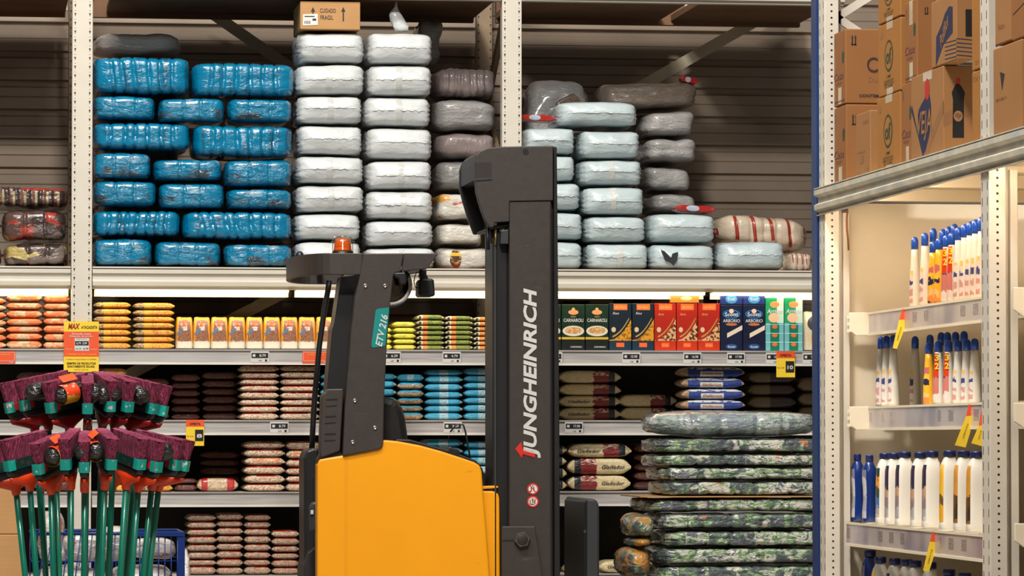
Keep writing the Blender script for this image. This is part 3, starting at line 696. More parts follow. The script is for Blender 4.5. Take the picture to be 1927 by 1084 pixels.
stack(700, 739, 616, 4, 0, m_lime, 'lime grain bag', 'low pile emerging behind the forklift pillar', GL)
stack(740, 784, 605, 5, 0, m_lime, 'lime grain bag', 'low pile beside the green bags', GL, lump=.09)
stack(785, 837, 592, 7, 0, m_green, 'green grain bag', 'green pile beside the lime bags', GL)
stack(838, 891, 594, 7, 0, m_green, 'green grain bag', 'middle green pile', GL)
stack(892, 944, 596, 7, 0, m_green, 'green grain bag', 'green pile half behind the mast', GL)
# second shelf
GD = 'dark bags deep in the shelves'
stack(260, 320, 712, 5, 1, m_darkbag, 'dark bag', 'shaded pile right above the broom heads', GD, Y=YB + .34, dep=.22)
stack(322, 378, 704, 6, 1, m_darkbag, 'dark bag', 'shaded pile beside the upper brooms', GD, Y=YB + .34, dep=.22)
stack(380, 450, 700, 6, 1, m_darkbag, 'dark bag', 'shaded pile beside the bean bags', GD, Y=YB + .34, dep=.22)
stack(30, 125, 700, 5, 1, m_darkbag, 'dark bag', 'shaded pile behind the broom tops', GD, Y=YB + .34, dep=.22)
stack(180, 240, 693, 7, 1, m_yel, 'yellow bean bag', 'pile peeking over the purple bristles', GY)
stack(452, 527, 687, 8, 1, m_bean, 'speckled bean bag', 'second shelf pile beside the dark bags', GBn)
stack(527, 603, 687, 8, 1, m_bean, 'speckled bean bag', 'second shelf pile behind the thin roof pole', GBn)
GBl = 'blue grain bags'
stack(603, 676, 702, 6, 1, m_bluebag, 'blue grain bag', 'pile behind the roof pole', GBl)
stack(678, 748, 702, 6, 1, m_bluebag, 'blue grain bag', 'pile mostly hidden by the forklift pillar', GBl)
stack(747, 799, 703, 6, 1, m_bluebr, 'blue topped bean bag', 'pile above the seat back', GBl, lump=.08, top_mat=m_bluebag)
stack(799, 872, 695, 7, 1, m_bluebag, 'blue grain bag', 'second shelf pile between seat and mast', GBl)
stack(873, 945, 692, 7, 1, m_bluebag, 'blue grain bag', 'second shelf pile touching the mast', GBl)
GG2 = 'cream rice bags with red bands'
o4 = stack(1052, 1170, 697, 4, 1, m_glad, 'cream and dark rice bag', 'shaded pile beside the mast', GG2, Y=YB + .40, dep=.17, end=.12)
o5 = stack(1166, 1275, 742, 2, 1, m_glad, 'cream and red rice bag', 'low shaded pile on the second shelf', GG2, Y=YB + .40, dep=.17, end=.12)
GDe = 'blue rice bags'
de = stack(1281, 1404, 690, 5, 1, m_della, 'glossy blue rice bag', 'pile over the plastic wrapped soil bags', GDe, Y=YB + .04, dep=.2, jit=.012, end=.1)
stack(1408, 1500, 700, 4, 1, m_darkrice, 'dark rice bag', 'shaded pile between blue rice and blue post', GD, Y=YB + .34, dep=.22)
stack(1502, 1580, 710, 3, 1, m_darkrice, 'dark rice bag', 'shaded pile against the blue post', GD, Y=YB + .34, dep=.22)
# third shelf
stack(205, 262, 872, 4, 2, m_yel, 'yellow bean bag', 'low pile behind the broom handles', GY)
stack(263, 327, 872, 4, 2, m_yel, 'yellow bean bag', 'low pile at the last broom handles', GY)
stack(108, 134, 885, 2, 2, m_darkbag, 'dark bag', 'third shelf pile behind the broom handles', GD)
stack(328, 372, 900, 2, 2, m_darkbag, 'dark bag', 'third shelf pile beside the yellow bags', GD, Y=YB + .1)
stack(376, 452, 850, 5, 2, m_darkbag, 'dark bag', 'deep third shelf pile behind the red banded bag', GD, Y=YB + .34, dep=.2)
one_bag('grain_bag', at(372, 910, YB).x, at(450, 910, YB).x, ZS[2] + .001, at(410, 900, YB).z, YB + .03, .2, m_redw, 'bean bag with two red bands lying alone on the third shelf', None)
stack(459, 538, 830, 6, 2, m_bean, 'speckled bean bag', 'third shelf pile beside the red banded bag', GBn, mats=[m_bean, m_bean, m_bean, m_beanprint, m_bean, m_bean])
stack(538, 606, 830, 6, 2, m_bean, 'speckled bean bag', 'third shelf pile behind the forklift tail', GBn, mats=[m_bean, m_bean, m_bean, m_bean, m_beanprint, m_bean])
stack(796, 872, 826, 6, 2, m_bluebag, 'blue grain bag', 'third shelf pile above the yellow cover', GBl)
stack(873, 945, 830, 6, 2, m_bluebag, 'blue grain bag', 'third shelf pile touching the mast', GBl)
g1 = stack(985, 1068, 836, 4, 2, m_glad, 'cream rice bag', 'third shelf pile behind the mast', GG2, dep=.2, end=.12)
g2 = stack(1069, 1190, 834, 3, 2, m_glad, 'cream and red rice bag', 'pile above the fork guard', GG2, dep=.2, end=.12, mats=[m_glad2, m_glad2, m_glad])
stack(1193, 1262, 835, 5, 2, m_darkbag, 'dark bag', 'third shelf pile beside the soil bags', GD, Y=YB + .2)
# bottom shelf
stack(352, 409, 968, 8, 3, m_lentil, 'pinkish lentil bag', 'bottom shelf pile beside the blue cart', GBn)
stack(407, 459, 965, 8, 3, m_lentil, 'pinkish lentil bag', 'second bottom shelf pile from the cart', GBn)
stack(459, 511, 968, 8, 3, m_lentil, 'pinkish lentil bag', 'third bottom shelf pile from the cart', GBn)
stack(511, 565, 998, 6, 3, m_lentil, 'pinkish lentil bag', 'low bottom shelf pile by the forklift tail', GBn, top_mat=m_bean)
stack(567, 620, 1020, 4, 3, m_orange, 'orange bean bag', 'bottom shelf pile behind the forklift tail', GO)
g3 = stack(1066, 1126, 1063, 1, 3, m_glad, 'cream rice bag', 'bottom shelf row behind the fork guard', GG2, dep=.2, end=.12)
g4 = stack(1128, 1235, 1054, 1, 3, m_glad, 'cream and red rice bag', 'bottom shelf beside the soil bags', GG2, dep=.2, end=.12)
# lettering on the rice bags
def bag_text(o, txt, cx, w, cz=.0, h=.34, mat=None, sh=.25):
    s = o.scale; p = o.location; ORG[o.name] = Vector(p)
    x = p.x + cx * s.x; y = p.y - s.y * 1.04
    t = T(txt, o, (x, y, p.z + cz * s.z), EX, EZ, abs(w * 2 * s.x), h * 2 * s.z, mat or m_black, .012, sh)
    TXT[-1] = (t, Vector((cx, -1.03, cz)), EX, EZ, w * 2, h * 2)
for q in o4[:2] + g1 + [g2[2], g3[0], g4[0]]: bag_text(q, 'Gladiador', -.36, .36, -.05, .24)
for q in g2[:2]: bag_text(q, 'Gladiador', .42, .36, -.05, .24)
m_redtxt = M('red_ink', lin(150, 40, 30), .5)
for q in de: bag_text(q, 'Dellarose', -.04, .3, -.3, .2, m_redtxt)
# -------- puffed cereal pouches
def pouchmesh():
    P, Fc = lattice(10, 4, 14); vs = []
    for a, b, c in P:
        t = 1 - .75 * max(0, c) ** 3; n = 4; m = (abs(a) ** n + abs(b) ** n) ** (1 / n) if max(abs(a), abs(b)) else 1; sc = max(abs(a), abs(b)) / m if m else 1
        x, y = a * sc * (1 - .12 * max(0, c) ** 2), b * sc * t
        d = .05 * ns(a * 2, b * 2, c * 3); vs.append((x + d, y + d, c + (.06 * ns(a * 3, b * 3, 5) if c > .9 else 0)))
    me = bpy.data.meshes.new('cereal_pouch'); me.from_pydata(vs, [], Fc); me.materials.append(m_coffeep); me.polygons.foreach_set('use_smooth', [True] * len(Fc)); me.update(); return me
pm = pouchmesh()
for i in range(9):
    x0 = 331 + i * 33; Y = YB + .035; a, b = at(x0 + .2, 625, Y).x, at(x0 + 32.8, 625, Y).x; z1 = at(x0, 597, Y).z
    o = bpy.data.objects.new('cereal_pouch', pm); COL.objects.link(o); o.scale = ((b - a) / 2, .04, (z1 - ZS[0]) / 2 * .97); o.location = ((a + b) / 2, Y + .045, (z1 + ZS[0]) / 2 + .002)
    tag(o, f'yellow pouch of chocolate puffs, {["first", "second", "third", "fourth", "fifth", "sixth", "seventh", "eighth", "ninth"][i]} in line from the yellow bean bags', 'pouch', 'yellow cereal pouches on the upper shelf')
# -------- rice boxes
def boxmat(name, fn): return M(name, (.5, .5, .5), .35, layers=fn, coat=.2)
def L_carn(k, c, G):
    g = k.mix(k.gt(G[2], .24), lin(14, 22, 20), k.mix(k.ramp(k.noise(k.vec(), 30), .4, .6), lin(10, 36, 22), lin(16, 46, 27)))
    g = k.mix(k.rect(G, 0, 1, .235, .285), g, lin(206, 170, 50))
    g = k.mix(k.ell(G, .5, .42, .47, .115), g, lin(216, 206, 190)); g = k.mix(k.ell(G, .5, .43, .38, .075), g, k.mix(k.gt(k.noise(k.vec(), 90), .5), lin(216, 176, 120), lin(190, 140, 80)))
    g = k.mix(k.ell(G, .5, .83, .22, .055), g, lin(232, 150, 100)); return k.mix(k.ell(G, .5, .90, .07, .03), g, lin(206, 170, 70))
def L_rice2(base, food1, food2, foot):
    def f(k, c, G):
        g = k.mix(.0, base, base)
        edge = k.math('ADD', .22, k.mul(k.math('POWER', G[0], 2), .45)); n = k.noise(k.vec(), 70, 2)
        food = k.mix(k.gt(n, .52), food1, food2)
        g = k.mix(k.mul(k.lt(G[2], edge), k.gt(G[2], .2)), g, food)
        u = k.math('ABSOLUTE', k.math('SUBTRACT', G[2], k.math('ADD', .28, k.mul(k.math('POWER', G[0], 2), .5))))
        g = k.mix(k.mul(k.lt(u, .018), k.gt(G[0], .15), k.lt(G[0], .9)), g, lin(180, 150, 80))
        g = k.mix(k.ell(G, .2, .44, .1, .055), g, lin(214, 190, 150))
        g = k.mix(k.lt(G[2], .205), g, foot)
        g = k.mix(k.rect(G, .2, .82, .86, .985), g, lin(236, 112, 52)); return k.mix(k.rect(G, .32, .68, .07, .16), g, lin(236, 100, 48))
    return f
def L_navy(k, c, G):
    g = k.mix(k.ramp(k.noise(k.vec(), 12), .4, .6), lin(12, 20, 46), lin(17, 27, 58))
    g = k.mix(k.ell(G, .5, .80, .40, .10), g, lin(30, 110, 170)); g = k.mix(k.ell(G, .5, .80, .34, .075), g, lin(20, 34, 90))
    g = k.mix(k.ell(G, .5, .865, .11, .05), g, lin(222, 190, 160)); g = k.mix(k.ell(G, .5, .575, .26, .03), g, lin(196, 110, 60))
    v = k.math('SUBTRACT', G[2], k.mul(G[0], .26))
    g = k.mix(k.mul(k.gt(v, .20), k.lt(v, .30), k.gt(G[0], .3)), g, lin(222, 206, 184))
    return k.mix(k.ell(G, .5, .09, .26, .055), g, lin(30, 80, 140))
def L_teal(k, c, G):
    g = k.mix(k.gt(G[2], .52), k.mix(k.mul(k.gt(G[0], .25), k.lt(G[0], .75)), lin(110, 176, 180), lin(20, 112, 82)), k.mix(k.gt(G[0], .62), lin(28, 150, 96), lin(196, 226, 206)))
    g = k.mix(k.ell(G, .5, .87, .26, .06), g, lin(236, 150, 90)); g = k.mix(k.ell(G, .45, .62, .3, .09), g, lin(232, 190, 150))
    for z in (.12, .29, .45): g = k.mix(k.ell(G, .5, z, .15, .035), g, lin(216, 110, 60))
    return k.mix(k.mul(k.gt(k.math('FRACT', k.mul(G[2], 6.0)), .93), k.lt(G[2], .5)), g, lin(180, 214, 214))
m_carn = boxmat('green_rice_box', L_carn)
m_dblue = boxmat('dark_blue_rice_box', L_rice2(lin(15, 32, 44), lin(214, 150, 36), lin(150, 96, 30), lin(22, 48, 66)))
m_redb = boxmat('red_rice_box', L_rice2(lin(172, 34, 18), lin(214, 170, 120), lin(96, 44, 26), lin(190, 50, 22)))
m_navy = boxmat('navy_rice_box', L_navy); m_teal = boxmat('teal_rice_box', L_teal)
m_orangeb = boxmat('orange_box', lambda k, c, G: k.mix(k.ell(G, .55, .5, .2, .25), lin(236, 130, 50), lin(240, 190, 140)))
m_navytop = boxmat('navy_lying_box', lambda k, c, G: k.mix(k.ell(G, .5, .5, .27, .4), lin(34, 52, 120), lin(60, 140, 200)))
GBX = 'rice boxes standing on the upper shelf'
def rbox(x0, x1, y0, mat, label, txts=(), y1=None, Y=YB + .03, dep=.07, name='rice_box'):
    a, b = at(x0, 615, Y).x + .0012, at(x1, 615, Y).x - .0012; z0 = ZS[0] if y1 is None else at((x0 + x1) / 2, y1, Y).z; z1 = at((x0 + x1) / 2, y0, Y).z
    o = MB().box(a, b, Y, Y + dep, z0 + .0008, z1).done(name, mat, bevel=.0015); tag(o, label, 'box', GBX)
    for t, cx, cz, w, h, m, bo, sh in txts: T(t, o, (a + (b - a) * cx, Y - .001, z0 + (z1 - z0) * cz), EX, EZ, (b - a) * w, (z1 - z0) * h, m, bo, sh)
m_goldtxt = M('gold_ink', lin(214, 180, 110), .5)
for i, (a, b) in enumerate([(1013, 1056), (1057, 1101), (1101.5, 1145.5)]):
    rbox(a, b, 573, m_carn, 'dark green rice box with a plate picture, ' + ['mostly hidden behind the mast', 'beside the mast', 'touching the dark blue boxes'][i], [('CARNAROLI', .5, .655, .86, .075, m_white_txt, .015, 0), ('RISO', .5, .735, .2, .03, m_goldtxt, 0, 0), ('CARNAROLI', .62, .075, .5, .035, m_white_txt, .01, 0)])
for i, (a, b) in enumerate([(1146, 1188.5), (1189.5, 1231)]):
    rbox(a, b, 571, m_dblue, 'dark blue rice box with yellow food picture, ' + ['touching the green boxes', 'touching the red boxes'][i], [('Da Riso', .5, .92, .45, .05, m_goldtxt, 0, .3), ('Riso', .3, .79, .28, .05, m_white_txt, 0, .3)])
for i, (a, b) in enumerate([(1231.5, 1272.5), (1273, 1313), (1313.5, 1355)]):
    rbox(a, b, 571, m_redb, 'red rice box with grain picture, ' + ['touching the dark blue boxes', 'between two red boxes', 'touching the navy boxes'][i], [('Da Riso', .5, .92, .45, .05, m_goldtxt, 0, .3), ('Arroz', .3, .77, .28, .05, m_goldtxt, 0, .3), ('Da Riso', .5, .115, .28, .04, m_goldtxt, 0, .3)])
for i, (a, b) in enumerate([(1355.5, 1397.5), (1398, 1440)]):
    rbox(a, b, 574, m_navy, 'navy rice box with round emblem, ' + ['touching the red boxes', 'touching the teal boxes'][i], [('Scotti', .5, .795, .6, .085, m_white_txt, .02, 0), ('ARBORIO', .5, .655, .78, .07, m_white_txt, .01, 0), ('Scotti', .5, .09, .34, .05, m_white_txt, .01, 0)])
    rbox(a, b, 553.5, m_navytop, 'navy box lying on the navy rice box ' + ['beside the red boxes', 'beside the teal boxes'][i], [('Scotti', .5, .5, .34, .3, m_white_txt, .01, 0)], y1=573.3)
rbox(1262, 1316, 553.5, m_orangeb, 'orange box lying across the tops of the red rice boxes', [('Riso', .55, .55, .2, .3, m_white_txt, .01, .2)], y1=570)
for i, (a, b) in enumerate([(1440.5, 1475.5), (1476, 1511)]):
    rbox(a, b, 560, m_teal, 'white topped teal rice pack, ' + ['touching the navy boxes', 'beside the cream bag at the blue post'][i], [('Arriete', .5, .745, .86, .085, m_white_txt, .02, .2)])
m_cereal = M('cream_pouch_film', lin(206, 190, 160), .3, coat=.5, bump=.3, layers=lambda k, c, G: k.mix(k.mul(k.gt(G[2], .5), k.ell(G, .6, .68, .4, .2)), k.mix(k.ell(G, .7, .3, .35, .2), c, lin(222, 170, 70)), lin(40, 36, 30)))
pm2 = pm.copy(); pm2.materials.clear(); pm2.materials.append(m_cereal)
o = bpy.data.objects.new('grain_pouch', pm2); COL.objects.link(o); a, b = at(1513, 620, YB + .03).x, at(1552, 620, YB + .03).x; z1 = at(1530, 586, YB).z
o.scale = ((b - a) / 2, .04, (z1 - ZS[0]) / 2 * .97); o.location = ((a + b) / 2, YB + .08, (z1 + ZS[0]) / 2 + .002); tag(o, 'cream clear pouch half hidden by the blue post beside the teal packs', 'pouch')
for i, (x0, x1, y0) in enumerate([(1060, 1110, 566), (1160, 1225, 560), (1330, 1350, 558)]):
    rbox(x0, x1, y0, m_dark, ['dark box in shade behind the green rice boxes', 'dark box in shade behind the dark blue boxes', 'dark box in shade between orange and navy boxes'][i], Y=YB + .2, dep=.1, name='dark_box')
# -------- price cards on the shelf rails
m_cardw = M('tag_white', lin(208, 206, 202), .4, var=.04)
m_tagor = M('tag_orange', lin(228, 84, 36), .5, var=.05)
m_tagyel = M('tag_yellow', lin(238, 202, 48), .5, var=.05)
def price(px, s, txt, label):
    Y = YB - .021; zc = (ZS[s] + ZL[s]) / 2; x = at(px, 670, Y).x; w, h = .0205 * 2.1, .026
    r = thing('shelf_price_tag', (x, Y, zc - h), label, 'price tag', 'black and white price tags on the shelf rails')
    MB().box(x - w, x + w, Y, Y + .0012, zc - h, zc + h).done('card', m_cardw, r)
    MB().box(x - w + .004, x + w - .004, Y - .0008, Y, zc - .006, zc + h - .008).done('black_panel', m_black, r)
    T(txt, r, (x + .013, Y - .0012, zc + .006), EX, EZ, .030, .012, m_white_txt, .02)
    T(txt, r, (x + .002, Y - .0012, zc - .018), EX, EZ, .014, .007, m_black, .01)
    MB().box(x + .024, x + .034, Y - .0008, Y, zc - .022, zc - .012).done('code_square', m_black, r)
    MB().box(x - .033, x - .021, Y - .0012, Y - .0008, zc, zc + .012).done('small_print', m_cardw, r)
for px, s, t, l in [(489, 0, '8.79', 'below the cereal pouches'), (737, 0, '6.39', 'beside the forklift pillar'), (850, 0, '4.79', 'below the green grain bags'), (1041, 0, '15.98', 'half behind the mast'), (1188, 0, '15.98', 'below the dark blue rice boxes'), (1303, 0, '16.98', 'below the red rice boxes'), (1385, 0, '17.98', 'below the navy rice boxes'), (1458, 0, '18.98', 'just beside the yellow offer card'), (1527, 0, '9.98', 'cut by the blue post'),
                    (526, 1, '8.79', 'below the speckled beans of the second shelf'), (852, 1, '9.39', 'second shelf above the windscreen'), (1080, 1, '17.98', 'second shelf beside the mast'), (1300, 1, '19.98', 'second shelf behind the soil bags')]:
    price(px, s, t, 'small white price tag with black panel, ' + l)
def redtag(px0, px1, s, label):
    Y = YB - .021; a, b = at(px0, 670, Y).x, at(px1, 670, Y).x; z0, z1 = at(px0, 684, Y).z, at(px0, 661, Y).z; x = (a + b) / 2
    r = thing('shelf_notice', (x, Y, z0), label, 'notice', 'orange notices on the shelf rail')
    MB().box(a, b, Y, Y + .0012, z0, z1).done('card', m_tagor, r)
    d = .004; mb = MB()
    for q in ((a + d, b - d, z1 - d - .0014, z1 - d), (a + d, b - d, z0 + .012, z0 + .0134), (a + d, a + d + .0014, z0 + .012, z1 - d), (b - d - .0014, b - d, z0 + .012, z1 - d)): mb.box(q[0], q[1], Y - .0007, Y, q[2], q[3])
    mb.done('border_print', m_white_txt, r)
    T('preste atencao', r, (x, Y - .001, z1 - .015), EX, EZ, (b - a) * .6, .006, m_tagyel, 0)
    T('MAX', r, (b - .018, Y - .001, z0 + .006), EX, EZ, .02, .007, m_white_txt, .01)
redtag(-20, 29, 0, 'orange notice on the rail below the orange bean bags')
redtag(569, 620, 0, 'orange notice on the rail behind the thin roof pole')
def offer(x0, y0, x1, y1, label, big, Y=YB - .026):
    a, b, z0, z1 = rect(x0, y0, x1, y1, Y); h = z1 - z0; w = b - a; x = (a + b) / 2
    r = thing('shelf_offer_card', (x, Y, z0), label, 'offer card')
    MB().box(a, b, Y, Y + .0012, z0, z1 - .27 * h).done('yellow_card', m_tagyel, r)
    MB().box(a, b, Y, Y + .0012, z1 - .27 * h, z1).done('orange_header', m_tagor, r)
    T('OFERTA', r, (x, Y - .001, z1 - .16 * h), EX, EZ, w * .62, h * .10, m_black, .03)
    MB().box(a + w * .5, b - w * .04, Y - .0008, Y, z0 + h * .18, z0 + h * .62).done('black_panel', m_black, r)
    T(big, r, (a + w * .74, Y - .0015, z0 + h * .38), EX, EZ, w * .3, h * .15, m_white_txt, .03)
    T('R$ 10,48', r, (a + w * .24, Y - .001, z0 + h * .36), EX, EZ, w * .34, h * .05, m_black, 0)
offer(1461, 661, 1496, 710, 'yellow offer card with orange header hanging below the teal packs', '10')
offer(350, 790, 384, 839, 'orange and yellow offer card on the second shelf beside the brooms', '8')
# -------- store notice on the post
Y = YB - .03
a, b, z0, z1 = rect(120, 605, 186, 700, Y); h = z1 - z0; w = b - a; x = (a + b) / 2
r = thing('store_sign', (x, Y, z0), 'yellow and orange store notice hanging on the perforated post above the brooms', 'sign')
MB().box(a, b, Y, Y + .002, z0, z0 + .30 * h).done('yellow_footer', m_tagyel, r)
MB().box(a, b, Y, Y + .002, z0 + .30 * h, z0 + .80 * h).done('orange_panel', m_tagor, r)
MB().box(a, b, Y, Y + .002, z0 + .80 * h, z1).done('yellow_header', m_tagyel, r)
MB().box(a + w * .31, a + w * .72, Y - .001, Y, z0 + .42 * h, z0 + .67 * h).done('price_card', m_cardw, r)
MB().box(a + w * .32, a + w * .71, Y - .0016, Y - .001, z0 + .525 * h, z0 + .61 * h).done('black_panel', m_black, r)
def st(t, cx, cz, ww, hh, m, bo=.01, sh=0): T(t, r, (a + w * cx, Y - .002, z0 + h * cz), EX, EZ, w * ww, h * hh, m, bo, sh)
st('MAX', .29, .905, .34, .11, m_redtxt, .04, .25); st('ATACADISTA', .72, .885, .46, .055, m_black, .02, .2)
st('Entenda nossa', .5, .755, .54, .04, m_white_txt, .02, .15); st('Etiqueta de preco', .5, .705, .66, .04, m_white_txt, .02, .15)
st('VAREJO ATACADO', .51, .65, .3, .02, m_black, 0); st('6,79  5,99', .51, .565, .3, .05, m_white_txt, .02); st('UN  CX', .42, .46, .16, .03, m_black, .02); st('5.79', .63, .46, .14, .035, m_black, .02)
st('Varejo', .15, .45, .2, .022, m_white_txt, .01); st('Atacado', .85, .45, .2, .022, m_white_txt, .01); st('a embalagem de maior de atacado', .5, .35, .86, .028, m_tagyel, .01)
st('O PRECO VALE PARA A COMPRA', .5, .25, .86, .022, m_black, 0); st('SEMPRE DE PRODUTOS', .5, .17, .82, .042, m_black, .02); st('EXATAMENTE IGUAIS.', .5, .11, .78, .042, m_black, .02); st('consulte condicoes', .5, .05, .4, .02, m_black, 0)
# ------------------------------------------------------------------ reach truck
YT = 16.7
def scuff(k, c, G):
    n = k.noise(k.vec(sc=(1.2, 1, 9), rot=(0, .08, 0)), 4, 5, .7)
    patch = k.ramp(k.noise(k.vec(), 2.2, 2), .48, .62)
    c = k.mix(k.mul(k.ramp(n, .67, .74), patch, .55), c, lin(120, 74, 20))
    sp = k.mul(k.gt(k.noise(k.vec(), 70, 1), .74), k.ramp(k.noise(k.vec(), 2.0, 1), .56, .62))
    c = k.mix(k.mul(sp, .8), c, lin(60, 40, 22))
    return k.mix(k.mul(k.lt(G[0], .17), k.gt(G[0], .15), .10), c, lin(150, 100, 30))
m_tyel = M('truck_yellow_paint', lin(236, 156, 0), .42, var=.03, sc=3, layers=scuff)
m_tgrey = M('truck_grey_paint', lin(53, 46, 42), .5, var=.10, sc=30, bump=.05, bsc=200, layers=lambda k, c, G: k.mix(k.mul(k.ramp(k.noise(k.vec(sc=(1, 1, 6)), 6, 5, .7), .66, .74), .25), c, lin(120, 112, 104)))
m_tdark = M('truck_dark_paint', lin(38, 33, 31), .5, var=.1, sc=30)
m_tblack = M('truck_black', lin(22, 21, 22), .45, var=.15)
m_rub = M('black_plastic', lin(19, 19, 21), .5, var=.12, sc=20)
m_guard = M('dark_guard_plastic', lin(48, 50, 54), .45, var=.1)
m_steel = M('bolt_steel', lin(186, 180, 172), .3, metal=.9)
m_tealst = M('teal_sticker', lin(0, 128, 124), .45, var=.05)
m_ltxt = M('truck_letters', lin(200, 198, 194), .5, var=.03)
m_redst = M('sticker_red', lin(196, 34, 24), .5)
m_whst = M('sticker_white', lin(216, 210, 204), .5)
m_amber = M('amber_lens', lin(226, 92, 12), .15, coat=.6, trans=.25)
m_clear = M('clear_screen', (.97, .98, 1, 1), .02, trans=1)
m_clear.node_tree.nodes['Principled BSDF'].inputs['IOR'].default_value = 1.08
m_mirror = M('mirror_face', lin(60, 48, 38), .15, metal=.6)
t = thing('reach_truck', (at(770, 900, YT).x, YT + .55, 0), 'yellow and dark grey reach truck parked side on before the rack', 'forklift')
def PX(name, pts, y0, y1, mat, bevel=.006, par=None):
    return MB().prism(poly(pts, YT + y0), YT + y0, YT + y1).done(name, mat, par or t, bevel=bevel)
def floorpoly(pts): return pts
ZB = 1460   # a pixel row just above the floor, below the frame
# body
body = PX('side_cover', [(597, ZB), (597, 876), (600, 866), (606, 863), (640, 858), (690, 847), (706, 843), (716, 838), (720, 829), (724, 828), (747, 830), (790, 838), (830, 849), (870, 862), (893, 870), (903, 876), (907, 888), (909, 920), (914, 980), (922, 1084), (935, ZB)], 0, .10, m_tyel, .008)
PX('front_cover', [(900, ZB), (900, 924), (931, 924.5), (938, 930), (940, 938), (941, 1084), (942, ZB)], .03, .16, m_tyel)
PX('cover_handle', [(900, 915), (934, 914), (938, 915.5), (938, 918), (932, 919), (900, 921)], .03, .06, m_tyel, .003)
PX('chassis', [(606, ZB), (606, 900), (640, 868), (720, 845), (860, 872), (900, 905), (930, 960), (936, ZB)], .17, 1.05, m_tdark, .01)
PX('far_cover', [(570.5, ZB), (570.5, 882), (575, 872), (700, 850), (880, 880), (905, ZB)], 1.08, 1.13, m_tyel)
PX('tail_pad', [(571, 1300), (572, 1066), (580, 1040), (592, 1030), (610, 1029), (610, 1300)], .55, .9, m_tdark)
PX('tail_lamp', [(585, 1000), (584, 955), (588, 945), (600, 944), (600, 1000)], .3, .38, m_guard, .01)
PX('tail_lamp_lens', [(584.6, 968), (584.6, 960), (590, 960), (590, 968)], .29, .3, m_ltxt, .001)
# pillar and its stickers, bolts
pil = PX('pillar', [(645, 858), (649, 765), (656, 690), (661, 620), (663.5, 605), (668, 561), (678.5, 514), (683.7, 477), (759.5, 476.5), (754, 511), (745, 513), (740, 519), (739, 530), (733.6, 579), (728, 650), (723, 749), (721.5, 830), (720, 840), (714, 845), (690, 850)], .0 - .012, .10, m_tgrey, .004)
yb = -.0125
PX('model_sticker', [(707, 584), (711, 581), (732.2, 578.5), (731, 596), (724.6, 651), (703, 654.5), (700, 653), (699, 648)], yb - .0015, yb, m_tealst, 0)
p0, p1 = at(712, 652, YT + yb), at(724, 592, YT + yb); u = (p1 - p0).normalized(); u.y = 0; v = Vector((-u.z, 0, u.x))
T('ETV 216', t, (at(718, 622, YT + yb) - EY * .003), u, v, (p1 - p0).length * .98, .030, m_ltxt, .02, .25)
for px, py in ((687, 538), (724, 538), (667, 754), (705, 805), (663, 832)):
    c = at(px, py, YT); mb = MB(True)
    mb.loft([[(c.x + r * cos(a), YT - .012 - d, c.z + r * sin(a)) for a in [2 * pi * q / 14 for q in range(14)]] for r, d in ((.0085, 0), (.0085, .003), (.007, .0045), (.0045, .0045), (.004, .002))]); mb.done('bolt', m_steel, t)
# rear column, vent box, roof pole
PX('rear_column', [(642, 520), (679, 514), (669, 561), (661, 620), (649, 765), (646, 858), (612, 858), (615.5, 731), (625, 620), (629.5, 605)], .11, .30, m_tblack, .004)
PX('vent_box', [(613, 737), (616, 732), (646.3, 731.6), (644, 780), (640, 849), (628, 853), (604, 862), (602.5, 850), (603, 827), (605.5, 749), (607, 742)], -.005, .095, m_tgrey, .005)
for y, xl, xr in ((757, 614, 635), (789, 612, 633), (822, 611, 632)):
    PX('vent_slot', [(xl, y - 6), (xr, y - 7), (xr, y - 4.5), (xl, y - 3.5)], -.0065, -.0045, m_tblack, 0)
    PX('vent_slot', [(xl - 1, y + 5.5), (xr - 1, y + 4), (xr - 1, y + 6), (xl - 1, y + 7.5)], -.008, -.0045, m_guard, 0)
PX('tail_hinge', [(600, 900), (597, 866), (603, 853), (641, 850), (645, 857), (640, 875)], .01, .1, m_tblack, .004)
yp = YT + .75
MB(True).tube([at(a, b, yp) for a, b in ((619.5, 528), (617.5, 545), (611, 580), (606, 615), (601, 650), (596.5, 700), (592, 750), (589, 800), (586.5, 850))], .0125, 10).done('roof_pole', m_tblack, t)
PX('pole_foot', [(573, 1084), (572, 862), (577, 848), (590, 843), (600, 845), (600, 1084)], .62, .9, m_tblack, .01)
# overhead guard: a D shaped band seen from slightly below
zt0, zt1 = at(660, 517, YT).z, at(660, 476.5, YT).z
def bandpts(x_near, hw, off):
    pts = []
    for i in range(25):
        a = -pi / 2 + pi * i / 24
        pts.append((x_near - (hw - off) * abs(cos(a)) ** .7, YT + .53 + (.53 - off) * sin(a)))
    return pts
xn = at(640, 500, YT).x; hw = xn - at(547.5, 500, YT + .5).x + .012
out_ = [(at(682, 495, YT).x, YT)] + bandpts(xn, hw, 0) + [(at(690, 495, YT).x, YT + 1.06)]
inn = [(at(682, 495, YT).x, YT + .02)] + bandpts(xn, hw, .02) + [(at(690, 495, YT).x, YT + 1.04)]
mb = MB(); rings = [[(ox, oy, zt0), (ox, oy, zt1), (ix, iy, zt1), (ix, iy, zt0)] for (ox, oy), (ix, iy) in zip(out_, inn)]
for r_ in rings: pass
mb.smooth = False; mb.loft(rings); mb.done('roof_rear_band', m_tgrey, t, bevel=.003)
PX('roof_front_band', [(760.5, 476.5), (825, 477), (804.5, 505.5), (755.5, 510.5)], 0, .03, m_tgrey, .003)
PX('roof_far_band', [(690, 488), (812, 488), (795, 513), (690, 528)], 1.03, 1.06, m_tgrey, .003)
for px in (640, 690, 735, 790):
    x = at(px, 500, YT).x; MB().box(x - .012, x + .012, YT + .035, YT + 1.02, zt1 - .05, zt1 - .014).done('roof_bar', m_tblack, t)
